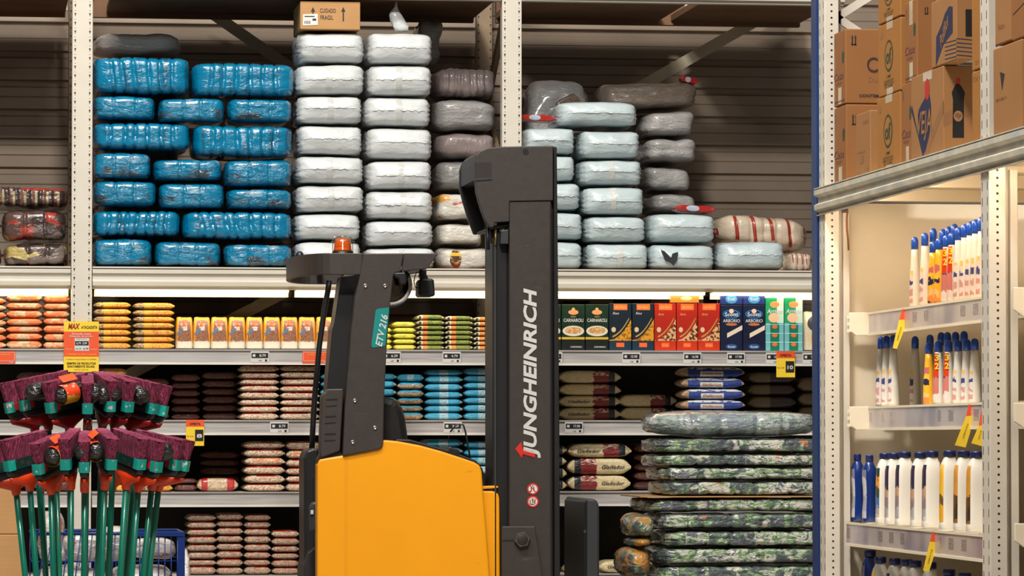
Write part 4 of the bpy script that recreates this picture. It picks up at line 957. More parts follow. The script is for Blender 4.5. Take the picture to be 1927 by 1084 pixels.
PX('roof_front_bar', [(778, 482), (808, 483), (795, 503), (772, 508)], .06, 1.0, m_tblack)
c = at(564, 481, YT + .3); mb = MB(True); mb.loft([[(c.x + .018 * cos(a) * q, c.y + .018 * sin(a) * q, c.z + h) for a in [2 * pi * i / 14 for i in range(14)]] for q, h in ((1, -.03), (1, 0), (.85, .01), (.5, .017), (.1, .019))]); mb.done('roof_cap', M('blue_black_cap', lin(20, 28, 46), .4), t)
# beacon
yb2 = YT + .16; c = at(645, 474, yb2); s_ = (at(646, 474, yb2).x - at(645, 474, yb2).x)
def ringz(c, r, z, n=20): return [(c.x + r * cos(2 * pi * i / n), c.y + r * sin(2 * pi * i / n), z) for i in range(n)]
zl = lambda py: at(645, py, yb2).z
MB(True).loft([ringz(c, 20 * s_, zt1 - .03), ringz(c, 20 * s_, zl(473)), ringz(c, 17 * s_, zl(472.5))]).done('beacon_base', m_tblack, t)
mb = MB(True); prof = [(17.6, 472.6), (17.4, 470), (16.8, 469), (15.6, 456), (15.0, 455), (14.8, 450.5), (12, 449.5), (4, 449)]
mb.loft([ringz(c, r * s_, zl(y)) for r, y in prof]); lens = mb.done('beacon_lens', m_amber, t)
mb = MB(True)
for a in (.5, .5 + pi / 2, .5 + pi, .5 + 1.5 * pi):
    d = Vector((cos(a), sin(a), 0)); mb.tube([c + d * (23 * s_) + EZ * (zl(474) - c.z), c + d * (22 * s_) + EZ * (zl(452) - c.z), c + d * (19 * s_) + EZ * (zl(446) - c.z), c + d * (6 * s_) + EZ * (zl(445) - c.z)], .0016, 6)
mb.tube(ringz(c, 22.2 * s_, zl(455)) + [ringz(c, 22.2 * s_, zl(455))[0]], .0016, 6)
mb.tube(ringz(c, 7 * s_, zl(445)) + [ringz(c, 7 * s_, zl(445))[0]], .0016, 6)
mb.done('beacon_cage', m_steel, t)
# seat, dash, windscreen
PX('seat_back', [(700, 862), (700, 752), (715, 746), (728, 746.5), (741, 750), (751, 757), (758, 768), (763, 785), (767, 812), (770, 840), (772, 862)], .25, .75, m_rub, .03)
PX('dashboard', [(740, 880), (745, 826), (772, 827), (830, 843), (842, 846), (846, 840), (862, 845), (866, 850), (866, 855), (895, 866), (908, 882), (914, 905), (914, 930), (740, 930)], .18, .55, m_tblack, .01)
PX('control_knob', [(903, 896), (905, 890), (912, 890), (916, 896), (917, 906), (913, 911), (904, 911)], .2, .3, m_rub, .012)
sc_ = [(842, 832), (847, 813), (859.5, 798.5), (872, 799.5), (876, 813), (885.5, 866), (866, 860), (850, 846)]
PX('windscreen', sc_, .3, .306, m_clear, 0)
mb = MB(True); mb.tube([at(a, b, YT + .303) for a, b in sc_[1:6]], .004, 6); mb.done('windscreen_edge', m_guard, t)
# mirror, work lamp and cable under the roof front
ym = YT + .35; c = at(736, 536, ym); sm = at(737, 536, ym).x - at(736, 536, ym).x
def ringy(c, r, y, n=28): return [(c.x + r * cos(2 * pi * i / n), y, c.z + r * sin(2 * pi * i / n)) for i in range(n)]
MB(True).loft([ringy(c, 40 * sm, ym + .02), ringy(c, 42 * sm, ym + .06), ringy(c, 30 * sm, ym + .12), ringy(c, 8 * sm, ym + .14)]).done('mirror_shell', m_tblack, t)
mb = MB(True); mb.loft([ringy(c, 40 * sm, ym + .02), ringy(c, 40 * sm, ym), ringy(c, 33 * sm, ym), ringy(c, 33 * sm, ym + .02)], cap=False); mb.done('mirror_rim', m_ltxt, t)
MB(True).loft([ringy(c, 33 * sm, ym + .012), ringy(c, 22 * sm, ym + .006), ringy(c, 8 * sm, ym + .001), ringy(c, .5 * sm, ym)]).done('mirror_glass', m_mirror, t)
PX('mirror_arm', [(741, 513), (768, 512), (773, 517), (768, 524), (765, 535), (752, 536), (750, 524), (742, 522)], .3, .36, m_tblack)
PX('lamp_stem', [(791, 506), (803, 506), (803, 517), (807, 524), (805, 532), (795, 532), (790, 520)], .3, .36, m_tblack)
PX('work_lamp', [(789, 530), (793, 524), (814, 524), (817, 528), (819, 554), (817, 558), (790, 558), (788, 554)], .26, .4, m_rub, .008)
MB(True).tube([at(a, b, YT + .33) for a, b in ((786, 511), (781, 518), (779, 530), (781, 540), (789, 544))], .0022, 6).done('lamp_cable', m_tblack, t)
# mast head
head = [(894, 338), (894, 308), (896, 292), (903.5, 284), (917, 278.5), (945, 276), (989, 275), (1041, 274.4), (1041, 377.5), (959, 379), (959, 417), (931, 419), (929, 428), (921.5, 428), (912, 413), (903.5, 389.5), (896, 363)]
PX('mast_head_plate', head, -.01, .03, m_tgrey, .004)
far = [(865, 356), (865, 321), (869, 309), (878, 302), (893, 298), (1000, 297), (1000, 400), (960, 433), (919, 434), (897.5, 441.5), (891.5, 441), (881, 413.5), (871, 380)]
PX('mast_head_far_plate', far, .53, .56, m_tblack, .004)  # black here puts the shade inside the head into the colour
mb = MB(); n1 = [(894, 338), (894, 308), (896, 292), (903.5, 284), (917, 278.5), (945, 276), (1000, 276)]; n2 = [(915, 340), (912, 310), (912, 296), (918, 291), (925, 288), (945, 286), (1000, 286)]
a_, b_ = poly(n1, YT + .03), poly(n2, YT + .03)
mb.loft([[(p[0], YT + .03, p[1]), (p[0], YT + .53, p[1]), (q[0], YT + .53, q[1]), (q[0], YT + .03, q[1])] for p, q in zip(a_, b_)]); mb.done('mast_head_cowl', m_tgrey, t)
PX('mast_head_core', [(925, 300), (1036, 285), (1036, 430), (935, 425)], .06, .5, m_tblack)
PX('mast_head_foot', [(922, 426.5), (923, 431.5), (940, 430), (958, 428), (958, 420)], .03, .5, m_tgrey)
PX('head_recess', [(894.5, 305.5), (925, 305.5), (925, 334), (895, 338)], -.0115, -.0095, m_tdark, 0)
PX('head_recess_edge', [(895, 335), (925, 334), (926, 337.5), (895, 340)], -.014, -.0095, m_guard, 0)
c = at(988.5, 286, YT); mb = MB(); mb.disc((c.x, YT - .0115, c.z), EX, EZ, .013, .013); mb.done('head_hole', m_tblack, t)
# mast column
PX('mast_column', [(958.8, ZB), (958.8, 380), (1037, 378.5), (1041, ZB)], -.004, .16, m_tgrey, .004)
PX('mast_flange', [(1030, ZB), (1034, 275), (1047.5, 276), (1052, 820), (1055, ZB)], .04, .14, m_tdark, .004)
PX('mast_flange_edge', [(1043.5, ZB), (1042, 276), (1048, 277), (1053, 820), (1056, ZB)], .01, .045, m_tblack, .003)
PX('mast_groove', [(1036.5, ZB), (1034.5, 385), (1037.5, 385), (1040.5, ZB)], -.006, .0, m_tblack, 0)
PX('inner_mast', [(928, ZB), (926.5, 436), (955, 434), (957, ZB)], .05, .30, m_tblack, .004)
PX('inner_mast_glint', [(931, ZB), (930, 455), (934, 455), (935, ZB)], .03, .06, m_guard, .002)  # grey strip paints the highlight line along the inner mast
PX('mast_bracket', [(943, 440), (943, 434), (957, 432), (957, 459), (942, 459)], .0, .05, m_guard, .003)
for px in (918, 926, 936):
    MB(True).tube([at(px, 428, YT + .06), at(px, 452, YT + .06), at(px + .5, 470 if px != 926 else 458, YT + .06)], .008, 8).done('hydraulic_hose', m_tblack, t)
MB(True).tube([at(933, 432, YT + .03), at(932.5, 450, YT + .03), at(932, 462, YT + .03)], .0055, 8).done('hose_fitting', M('brass_fitting', lin(150, 120, 70), .35, metal=.8), t)
PX('mast_link', [(940, ZB), (940, 925), (945, 915), (960, 915), (960, ZB)], .1, .3, m_tdark)
PX('mast_foot_plate', [(945.5, ZB), (945.5, 990.5), (1007, 990.5), (1021, 1084), (1040, ZB)], -.03, -.005, m_tgrey, .004)
PX('foot_plate_ridge', [(946, 1016), (975, 1016), (975, 1018), (946, 1018)], -.0315, -.0295, m_tblack, 0)
c = at(982, 1015.5, YT - .03); mb = MB(); R_ = .0345
mb.loft([[(c.x + R_ * r * cos(a + .2), YT - .03 - d, c.z + R_ * r * sin(a + .2)) for a in [2 * pi * q / 6 for q in range(6)]] for r, d in ((1, 0), (1, .016), (.92, .02))], cap=True); mb.done('mast_nut', M('nut_steel', lin(98, 88, 76), .45, metal=.6), t)
mb = MB(True); mb.loft([ringy(c, .023, YT - .0505), ringy(c, .021, YT - .0515)]); mb.done('nut_core', m_tdark, t)
# mast lettering
yl = YT - .0045
p0, p1 = at(1001, 862, yl), at(1000, 543, yl); L_ = (p1 - p0).length; u = EZ; v = -EX
T('JUNGHEINRICH', t, (at(1001, 702, yl) - EY * .002), u, v, L_, (at(1017.5, 700, yl) - at(985, 700, yl)).length, m_ltxt, .034, .2)
PX('red_arrow', [(1006.5, 861), (983.5, 854.5), (982.5, 862.5), (969.5, 844.5), (981.5, 831.5), (983.2, 844), (1006.5, 849)], -.0065, -.0045, m_redst, 0)
for k_, py in enumerate((920, 943.7)):
    c = at(1002.4, py, YT); s_ = at(1003, py, YT).x - at(1002, py, YT).x
    sg = MB(True); sg.disc((c.x, YT - .0052, c.z), EX, EZ, 9 * s_, 9 * s_); g = sg.done('warning_sticker', m_whst, t)
    mb = MB(); mb.loft([ringy(c, 11 * s_, YT - .0062), ringy(c, 8.4 * s_, YT - .0062)], cap=False)
    if k_ == 0:
        d = 6.5 * s_; mb.prism([(c.x - d, c.z + d + .001), (c.x - d + .003, c.z + d + .003), (c.x + d, c.z - d), (c.x + d - .003, c.z - d - .002)], YT - .0062, YT - .0056)
    mb.done('sticker_ring', m_redst, g)
    mb = MB()
    if k_ == 0: blobs = [(-3, -5, 1.6, 8), (2, -4, 1.6, 8), (0, 4, 1.4, 3), (-5, -6, 3, 2)]
    else: blobs = [(-5, -5, 1.5, 8), (0, -3, 1.6, 9), (4, -5, 1.5, 10), (-1, -6, 7, 1.6)]
    for x_, z_, w_, h_ in blobs: mb.box(c.x + (x_ - w_ / 2) * s_, c.x + (x_ + w_ / 2) * s_, YT - .0058, YT - .0053, c.z + z_ * s_, c.z + (z_ + h_) * s_)
    mb.done('sticker_figure', m_black, g)
    if k_ == 1:
        mb = MB()
        for x_, z_ in ((-2, 1), (2, -2)): mb.box(c.x + x_ * s_, c.x + (x_ + 2) * s_, YT - .0061, YT - .0053, c.z + z_ * s_, c.z + (z_ + 4) * s_)
        mb.done('sticker_mark', m_redst, g)
# fork guard at the front
PX('fork_guard', [(1104, ZB), (1104.5, 950), (1105, 940), (1109, 938), (1120, 939), (1126, 945), (1128, 956), (1128, 1084), (1128, ZB)], .0, .62, m_guard, .012)
PX('fork_guard_liner', [(1098, ZB), (1100, 945), (1103.5, 942), (1103.5, ZB)], .02, .60, m_tblack, .004)
MB().tube([at(1101, 1000, YT + .02), at(1101, 1000, YT + .6)], .007, 6).done('guard_rib', m_guard, t)
PX('fork_carriage', [(1056, ZB), (1056, 1110), (1104, 1110), (1104, ZB)], .1, .9, m_tblack)
# wheels below the frame
for px, y0 in ((660, .15), (880, .15), (1000, .25)):
    c = at(px, 1300, YT + y0); MB(True).loft([ringy(Vector((c.x, 0, .165)), .16, YT + y0), ringy(Vector((c.x, 0, .165)), .16, YT + y0 + .1)]).done('wheel', m_rub, t)
# ------------------------------------------------------------------ lit side rack with cartons and bottles
YFAR = 14.9
XR = at(1553, 600, YFAR).x
YN = atX(1862, 600, XR).y
m_postr = M('cream_round_hole_post', CREAM, .42, var=.05, layers=post_layers(.025, (0.0,), False, (.02, .085)))
m_posts = M('cream_slot_post', CREAM, .42, var=.05)
m_slot = M('slot_black', lin(30, 24, 20), .8)
def rpost(y, label):
    w, dx, d = .105, .056, .0
    r = thing('rack_upright', (XR + .028, y, 0), label, 'rack post', 'uprights of the side rack')
    MB().box(XR, XR + dx, y, y + w, 0, 4.0).done('front_post', m_postr, r, loc=None, bevel=.003)
    MB().box(XR + .075, XR + .10, y + .02, y + .06, 0, at(1600, 400, YFAR).z).done('bracket_column', m_postr, r, bevel=.002)
    MB().box(XR + .056, XR + .075, y + .05, y + .09, 0, 4.0).done('spacer', m_posts, r)
    MB().box(XR + .85, XR + .90, y, y + .07, 0, 4.0).done('rear_post', m_posts, r, bevel=.003)
    for k in range(3):
        z0 = 2.52 + k * .5
        a, b = (XR + .06, XR + .85) if k % 2 else (XR + .85, XR + .06)
        p, q = Vector((a, y + .05, z0)), Vector((b, y + .05, z0 + .5)); dd = (q - p).normalized(); n = Vector((-dd.z, 0, dd.x)) * .015
        MB().prism([((p + n).x, (p + n).z), ((p - n).x, (p - n).z), ((q - n).x, (q - n).z), ((q + n).x, (q + n).z)], y + .05, y + .065).done('lattice_brace', m_posts, r)
    return r
rpost(YFAR, 'cream perforated post of the lit side rack next to the blue post')
rpost(YN, 'cream perforated post between the lit bottle shelves and the picture edge')
# blue upright
ya, yb_ = atX(1546, 600, XR - .004).y, atX(1530.5, 600, XR - .004).y
m_bluep = M('blue_post_paint', lin(4, 48, 102), .4, var=.08)
tag(MB().box(XR - .004, XR + .09, YFAR + .125, yb_ + .03, 0, 4.0).done('blue_post', m_bluep, bevel=.004), 'tall dark blue steel post between the back rack and the lit side rack', 'post')
zdt, zdb = at(1555, 352, YFAR).z, at(1552, 404, YFAR).z
def sbeam(y0, y1, label):
    h = zdt - zdb; x = XR
    pl = [(x + .05, zdb), (x - .012, zdb), (x - .012, zdb + .03 * h), (x - .002, zdb + .05 * h), (x - .002, zdb + .12 * h), (x - .020, zdb + .2 * h), (x - .022, zdb + .38 * h), (x - .006, zdb + .46 * h), (x - .006, zdb + .66 * h), (x - .022, zdb + .74 * h), (x - .022, zdb + .92 * h), (x - .008, zdb + .93 * h), (x - .008, zdb + .95 * h), (x - .022, zdb + .96 * h), (x - .022, zdt), (x + .05, zdt)]
    n = len(pl); mb = MB(); mb.add([(a, y0, b) for a, b in pl] + [(a, y1, b) for a, b in pl], [tuple(range(n)), tuple(range(2 * n - 1, n - 1, -1))] + [(i, i + n, (i + 1) % n + n, (i + 1) % n) for i in range(n)])
    for v in range(len(mb.v)):
        a, y, z = mb.v[v]
        if a > XR: mb.v[v] = (XR - .0022, y, z)
    return tag(mb.done('rack_beam', m_worn, bevel=.0015), label, 'rack beam', 'beams of the side rack')
sbeam(YN + .012, YFAR + .1, 'worn cream beam below the cartons over the lit bottle shelves')
sbeam(YN - 2.3, YN + .008, 'worn cream beam under the carton at the picture edge')
XI = XR + .10; XB = XR + .92
YI0, YI1 = YN + .12, YFAR - .01   # clear span along the rack
m_in = M('rack_inside_cream', lin(226, 214, 190), .5, var=.03)
for (y0, y1, w) in ((YI0, YI1, 'the bottle shelves'), (YN - 2.2, YN - .01, 'the next side bay')):
    d = thing('rack_deck', (XR + .4, (y0 + y1) / 2, zdt - .03), 'cream deck of the side rack over ' + w, 'rack deck', 'decks of the side rack')
    MB().box(XR + .004, XB, y0, y1, zdt - .03, zdt - .006).done('deck_board', m_in, d)
    for q in ((.02, .15, .5, .85)): 
        yy = y0 + (y1 - y0 - .05) * q; MB().box(XR + .07, XB, yy, yy + .03, zdb + .03, zdt - .031).done('cross_bar', m_in, d)
    tag(MB().box(XB + .005, XB + .02, y0, y1, 0, zdb + .02).done('back_panel', m_in), 'cream back panel of the side rack behind ' + w, 'panel')
tag(MB().box(XI + .012, XB, YFAR + .10, YFAR + .115, 0, zdb + .05).done('end_panel', m_in), 'cream end panel behind the bottles beside the far perforated post', 'panel')
# strip lamps inside
for (y0, y1, w) in ((YI0 + .05, YI1 - .1, 'over the white spray bottles'), (YN - 1.6, YN - .06, 'in the bay at the picture edge')):
    r = thing('strip_lamp', (XI + .06, (y0 + y1) / 2, zdb - .01), 'glowing strip lamp hidden behind the worn beam ' + w, 'lamp', 'strip lamps of the side rack')
    MB().box(XR + .006, XR + .06, y0, y1, zdb + .044, zdb + .058).done('mount_housing', m_lampcase, r)
    MB().box(XR + .010, XR + .056, y0 + .01, y1 - .01, zdb + .024, zdb + .044).done('diffuser', EM('side_lamp_glow', (1, .80, .60, 1), 25), r)
# cable hanging in the corner
tag(MB(True).tube([at(x, y, YFAR - .02) for x, y in ((1595, 397), (1593.5, 410), (1594, 430), (1596, 450), (1597, 471))], .0035, 6).done('hanging_cable', M('brown_cable', lin(120, 62, 34), .5)), 'brown cable hanging beside the far perforated post', 'cable')
# shelves
def rl(k, c, G):
    y = G[1]; z = G[2]
    c = k.mix(k.ramp(k.noise(k.vec(sc=(1, 1, 1)), 3, 2), .4, .6), lin(150, 140, 150), lin(196, 184, 176))
    f = k.mul(k.gt(k.math('FRACT', k.mul(y, 13.0)), .6), k.gt(k.noise(k.vec(sc=(1, 1, .01)), 3, 0), .5), k.gt(z, .3), k.lt(z, .75))
    return k.mix(k.mul(f, .75), c, k.mix(k.gt(k.noise(k.vec(), 160, 1), .5), lin(90, 80, 84), lin(160, 150, 150)))
m_railr = M('scratched_clear_rail', (.5, .5, .5), .22, layers=rl, coat=.3)
XL = at(1638, 600, YFAR - .03).x
def sshelf(pyt, pyb, xl, label, pxref=1638, bracket=True):
    zt_, zb_ = at(pxref, pyt, YFAR - .03).z, at(pxref, pyb, YFAR - .03).z
    r = thing('shelf', (xl + .2, (YI0 + YI1) / 2, zb_), label, 'shelf', 'shelves of the side rack')
    ye = YFAR - .03 if bracket else YFAR + .095; xe = XB - .01 if bracket else XR + .84
    MB().box(xl + .002 if bracket else XR + .103, xe, YI0 + .02, ye, zt_ - .025, zt_ - .006).done('shelf_panel', m_in, r)
    MB().box(xl - .006, xl + .002, YI0 + .02, YFAR - .03, zb_, zt_).done('price_rail', m_railr, r)
    MB().box(xl - .009, xl + .006, YI0 + .02, YFAR - .03, zt_ - .008, zt_).done('rail_lip', m_in, r)
    MB().box(xl - .010, xl + .002, YI0 + .02, YFAR - .03, zb_ - .002, zb_ + .008).done('rail_lip', m_in, r)
    if bracket:
        MB().prism([(XI - .012, zt_), (XI - .012, zb_ + .012), (XI - .002, zb_ + .012), (XI + .012, zb_), (xl + .1, zb_), (xl + .1, zt_)], YFAR - .028, YFAR - .012).done('shelf_bracket', m_in, r, bevel=.002)
    for q in range(3):
        z = zb_ + (zt_ - zb_) * (.2 + .3 * q); MB().box(XI - .022, XI - .012, YFAR - .026, YFAR - .015, z - .006, z + .006).done('bracket_hook', m_in, r)
    return zt_, zb_, r
S1 = sshelf(588, 631, XL, 'first side shelf from the top with the spray bottles')
S2 = sshelf(765, 809, XL, 'second side shelf with yellow and white bottles in shade')
XL3 = at(1596, 1000, YFAR - .03).x
S3 = sshelf(982, 1026, XL3, 'third side shelf with blue bottles and white jugs', 1596, False)
S4 = sshelf(1196, 1240, XL3, 'lowest side shelf, its bottles only peeking up', 1596, False)
# brackets of the bay at the edge
for pyt, pyb, n in ((541, 595, 'first'), (758, 805, 'second'), (985, 1030, 'third')):
    Y = YN - .02; z1, z0 = at(1917, pyt, Y).z, at(1917, pyb, Y).z
    x0 = at(1906, 600, Y).x
    r = thing('shelf', (x0 + .2, Y - .5, z0), f'{n} shelf of the side bay cut by the picture edge', 'shelf', 'shelves of the edge bay')
    MB().prism([(x0, z1), (x0, z0 + .02), (x0 + .012, z0 + .012), (x0 + .03, z0), (x0 + .3, z0), (x0 + .3, z1)], Y - .016, Y).done('shelf_bracket', m_in, r, bevel=.002)
    MB().box(x0 + .09, XB - .01, Y - 1.5, Y - .02, z1 - .03, z1 - .008).done('shelf_panel', m_in, r)
    MB().box(x0 + .08, x0 + .09, Y - 1.5, Y - .02, z0, z1).done('price_rail', m_railr, r)
# ------------------------------------------------------------------ cartons above
m_kraft = M('kraft_carton', lin(138, 88, 42), .7, var=.05, sc=6, layers=lambda k, c, G: k.mix(k.mul(k.ramp(k.noise(k.vec(sc=(30, 30, 1)), 4), .45, .6), .08), c, lin(140, 92, 48)))
m_kraft2 = M('kraft_carton_pale', lin(150, 104, 58), .7, var=.05, sc=6)
m_kraft3 = M('kraft_carton_yellow', lin(154, 101, 40), .7, var=.05, sc=6)
m_ctape = M('carton_tape', lin(190, 168, 136), .25, coat=.4)
m_navyink = M('navy_ink', lin(30, 34, 66), .6); m_redink = M('red_carton_ink', lin(176, 32, 30), .5); m_greenink = M('green_ink', lin(44, 62, 40), .6); m_purp = M('purple_ink', lin(120, 72, 70), .6); m_tanink = M('tan_ink', lin(140, 98, 60), .6)
XC = XR + .03
zdeck = zdt - .004
def carton(xl, xm, xr, yt, yb, mat, label, Xf=XC, depth=None, prints=()):
    """xl,xm: far and near edge of the aisle face; xr: far edge of the face toward the hall"""
    p = atX(xm, 200, Xf); yn = p.y; yf = atX(xl, 200, Xf).y
    z1 = at(xm, yt, yn).z; z0 = zdeck if yb is None else at(xm, yb, yn).z + .001
    x1 = at(xr, 200, yn).x if depth is None else Xf + depth
    r = thing('carton', ((Xf + x1) / 2, (yn + yf) / 2, z0), label, 'carton', 'cartons on the side rack')
    MB().box(Xf, x1, yn, yf - .002, z0, z1).done('box', mat, r, bevel=.004)
    def A(u, v, off=.0006): return Vector((Xf - off, yf - .002 + (yn - yf) * u, z0 + (z1 - z0) * v))   # aisle face
    def Bf(u, v, off=.0006): return Vector((Xf + (x1 - Xf) * u, yn - off, z0 + (z1 - z0) * v))
    for pr_ in prints:
        kd = pr_[0]; face = A if pr_[1] == 'A' else Bf; u = -EY if pr_[1] == 'A' else EX
        W_ = (yf - yn) if pr_[1] == 'A' else (x1 - Xf); H_ = z1 - z0
        if kd == 'T': _, _, tx, cu, cv, w, h, m, bo, sh = pr_; T(tx, r, face(cu, cv, .0016), u, EZ, W_ * w, H_ * h, m, bo, sh)
        if kd == 'R':
            _, _, tx, cu, cv, w, h, m, bo, sh, al = pr_; ud = u * cos(al) + EZ * sin(al); vd = -u * sin(al) + EZ * cos(al); T(tx, r, face(cu, cv, .0016), ud, vd, H_ * w, H_ * h, m, bo, sh)
        if kd == 'E':
            _, _, cu, cv, a, b, m, nm, of = pr_; mb = MB(); mb.disc(face(cu, cv, of), u, EZ, W_ * a, H_ * b, 28); mb.done(nm, m, r)
        if kd == 'P':
            _, _, pts, m, nm, of = pr_; mb = MB(); mb.add([face(a, b, of) for a, b in pts], [tuple(range(len(pts)))]); mb.done(nm, m, r)
    return r
def rectp(u0, u1, v0, v1): return [(u0, v0), (u1, v0), (u1, v1), (u0, v1)]
tape = lambda v0, v1: ('P', 'A', rectp(.38, .66, v0, v1), m_ctape, 'packing_tape', .0004)
ups = lambda f, u, v, w, h: [('P', f, [(u - w, v), (u + w, v), (u + w, v + h * .12), (u - w, v + h * .12)], m_ink, 'arrow_print', .0006)] + [('P', f, [(u + s * w * .6 - w * .26, v), (u + s * w * .6 + w * .26, v), (u + s * w * .6 + w * .26, v + h * .7), (u + s * w * .6 + w * .45, v + h * .7), (u + s * w * .6, v + h), (u + s * w * .6 - w * .45, v + h * .7), (u + s * w * .6 - w * .26, v + h * .7)], m_ink, 'arrow_print', .0006) for s in (-1, 1)]
casa = [('T', 'A', 'Casa', .42, .40, .78, .10, m_purp, 0, .2), ('T', 'A', 'PERFUME', .4, .30, .5, .035, m_purp, 0, .2), tape(.02, .24), ('T', 'A', 'ORIENTE', .5, .055, .86, .022, m_ink, .02, 0), ('P', 'A', [(.72, .55), (.86, .56), (.9, .68), (.78, .72), (.7, .66)], m_greenink, 'leaf_print', .0006), ('P', 'A', rectp(.1, .18, .8, .92), m_purp, 'mark_print', .0006)]
carton(1569.5, 1591, 1672, 54, 195, m_kraft, 'brown carton with large rounded letter beside the far post, upper of two', prints=casa + ups('B', .2, .78, .06, .14) + [('T', 'B', 'Ca', .72, .52, .44, .2, m_ink, 0, 0), ('T', 'B', 'Dani', .68, .33, .3, .07, m_tanink, 0, 0), ('T', 'B', 'CONTEM 12', .62, .105, .6, .04, m_ink, .03, 0)])
carton(1569.5, 1592, 1672, 196, None, m_kraft, 'brown carton with purple script beside the far post, lower of two', prints=casa + ups('B', .2, .74, .06, .14))
carton(1610, 1637, 1668, 207, None, m_kraft2, 'short plain pale carton in front of the lower script carton', Xf=XC + .0, prints=[('T', 'A', 'frasco', .4, .42, .5, .04, m_tanink, 0, 0), ('P', 'A', rectp(.3, .55, .24, .36), m_tanink, 'mark_print', .0006), ('T', 'A', 'FRAGIL', .25, .08, .3, .05, m_tanink, 0, 0), ('T', 'A', '12 UNID', .7, .85, .4, .05, m_tanink, 0, 0), ('P', 'A', rectp(.62, .9, .03, .16), m_tanink, 'mark_print', .0006), ('P', 'A', rectp(.68, .84, .06, .13), m_kraft2, 'mark_print', .0009)])
ovp = [('E', 'A', .48, .53, .19, .22, m_greenink, 'oval_print', .0006), ('E', 'A', .48, .53, .155, .185, m_kraft3, 'oval_print', .0009), ('T', 'A', 'of', .48, .53, .24, .22, m_greenink, .03, 0), ('T', 'A', 'LIMP', .48, .25, .18, .035, m_greenink, .004, 0), ('T', 'A', 'DESINFETANTE', .48, .19, .42, .03, m_greenink, .004, 0), ('T', 'A', 'CREMOSO ORIGINAL', .48, .15, .46, .03, m_greenink, .004, 0), ('T', 'A', '24 x 300 ML', .48, .11, .36, .03, m_greenink, .004, 0), ('E', 'A', .14, .85, .07, .05, m_tanink, 'seal_print', .0006), tape(0, .09), tape(.9, 1)]
carton(1653, 1695, 1722, -62, 29.5, m_kraft3, 'tall yellowish carton with a green oval, topmost of its column', prints=ovp)
carton(1653, 1695, 1722, 31, 169.5, m_kraft3, 'tall yellowish carton with a green oval, middle of its column', prints=ovp)
carton(1650, 1694, 1720, 170.5, None, m_kraft3, 'tall yellowish carton with a green oval, standing on the deck', prints=ovp)
carton(1697, 1717, 1745, 152, None, m_kraft, 'brown script carton wedged between oval cartons and the red dotted emblem carton', prints=casa, Xf=XC + .004)
carton(1703, 1726, 1762, -4, 150.5, m_kraft, 'brown script carton with silver tape above the wedged carton', prints=casa + [tape(.7, 1)] + ups('B', .5, .8, .1, .1), Xf=XC + .004)
blob = [(.22, .30), (.2, .45), (.24, .6), (.34, .66), (.42, .70), (.5, .78), (.58, .74), (.63, .6), (.62, .45), (.58, .3), (.46, .12), (.36, .06)]
bott = [(.30, .2), (.68, .2), (.68, .62), (.72, .7), (.62, .76), (.52, .8), (.44, .8), (.36, .76), (.28, .7), (.32, .62)]
carton(1714.5, 1775, 1832, 123, None, m_kraft2, 'big carton with a navy emblem, red dot and printed black bottle', prints=[('P', 'A', blob, m_navyink, 'emblem_print', .0006), ('E', 'A', .51, .80, .075, .12, m_redink, 'dot_print', .0009), ('T', 'A', 'VEJA', .42, .40, .46, .34, m_kraft2, .01, .1), ('P', 'A', [(0, .62), (.22, .30), (.2, .36), (.03, .68)], m_navyink, 'stroke_print', .0006), ('P', 'A', [(.36, .05), (.62, .3), (1, .62), (1, .48), (.66, .2), (.5, .03)], m_tanink, 'band_print', .0004), ('P', 'B', [(0, .32), (1, .46), (1, .62), (0, .46)], m_tanink, 'band_print', .0004), ('P', 'B', bott, m_black, 'bottle_print', .0008), ('P', 'B', rectp(.43, .57, .8, .86), m_redink, 'cap_print', .0008), ('E', 'B', .49, .44, .15, .06, m_kraft2, 'label_print', .0010), ('T', 'B', 'VEJA', .49, .44, .22, .06, m_navyink, 0, 0), tape(.9, 1)])
shape = [(.18, .02), (.5, .30), (.86, .42), (.86, .80), (.72, .83), (.55, .74), (.42, .6), (.2, .45)]
carton(1753, 1800, 1832, -16, 112.6, m_kraft2, 'carton with a navy wave emblem and stripes on the navy emblem carton', prints=[('P', 'A', shape, m_navyink, 'emblem_print', .0006), ('R', 'A', 'Poliflor', .54, .50, .60, .20, m_kraft2, .015, .25, .62), ('P', 'B', rectp(.55, 1, .34, .74), m_black, 'black_print', .0006)] + [('P', f, [(0 if f == 'B' else .55, v), (1, v - .02), (1, v - .005), (0 if f == 'B' else .55, v + .015)], m_navyink, 'stripe_print', .0005) for f in 'AB' for v in (.3, .24, .18, .12, .06)])
carton(1829, 1851, 1880, -20, 127, m_kraft3, 'narrow carton edge behind the near post, upper of two', prints=[('T', 'A', 'CX 12', .6, .1, .6, .05, m_tanink, 0, 0)], Xf=XC - .012)
carton(1829, 1851, 1880, 128.5, None, m_kraft3, 'narrow carton edge behind the near post, lower of two', prints=[('P', 'A', rectp(.72, 1, .14, .6), m_ink, 'picture_print', .0006), ('T', 'A', 'CX 12', .5, .9, .8, .06, m_tanink, 0, 0)], Xf=XC - .012)
zsave = zdeck
carton(1869, 1922, 1960, 73, None, m_kraft2, 'big plain carton with a small black triangle at the picture edge', prints=[('P', 'A', [(.25, .72), (.42, .68), (.32, .5)], m_ink, 'triangle_print', .0006), ('T', 'A', 'EMPILHAMENTO', .3, .42, .38, .035, m_tanink, .004, 0)], Xf=XR + .003)
carton(1873, 1903, 1960, -40, 76, m_kraft2, 'pale carton behind the top edge of the plain carton', depth=.3, prints=[('T', 'A', 'frasco', .4, .3, .4, .1, m_tanink, 0, 0)], Xf=XR + .008)
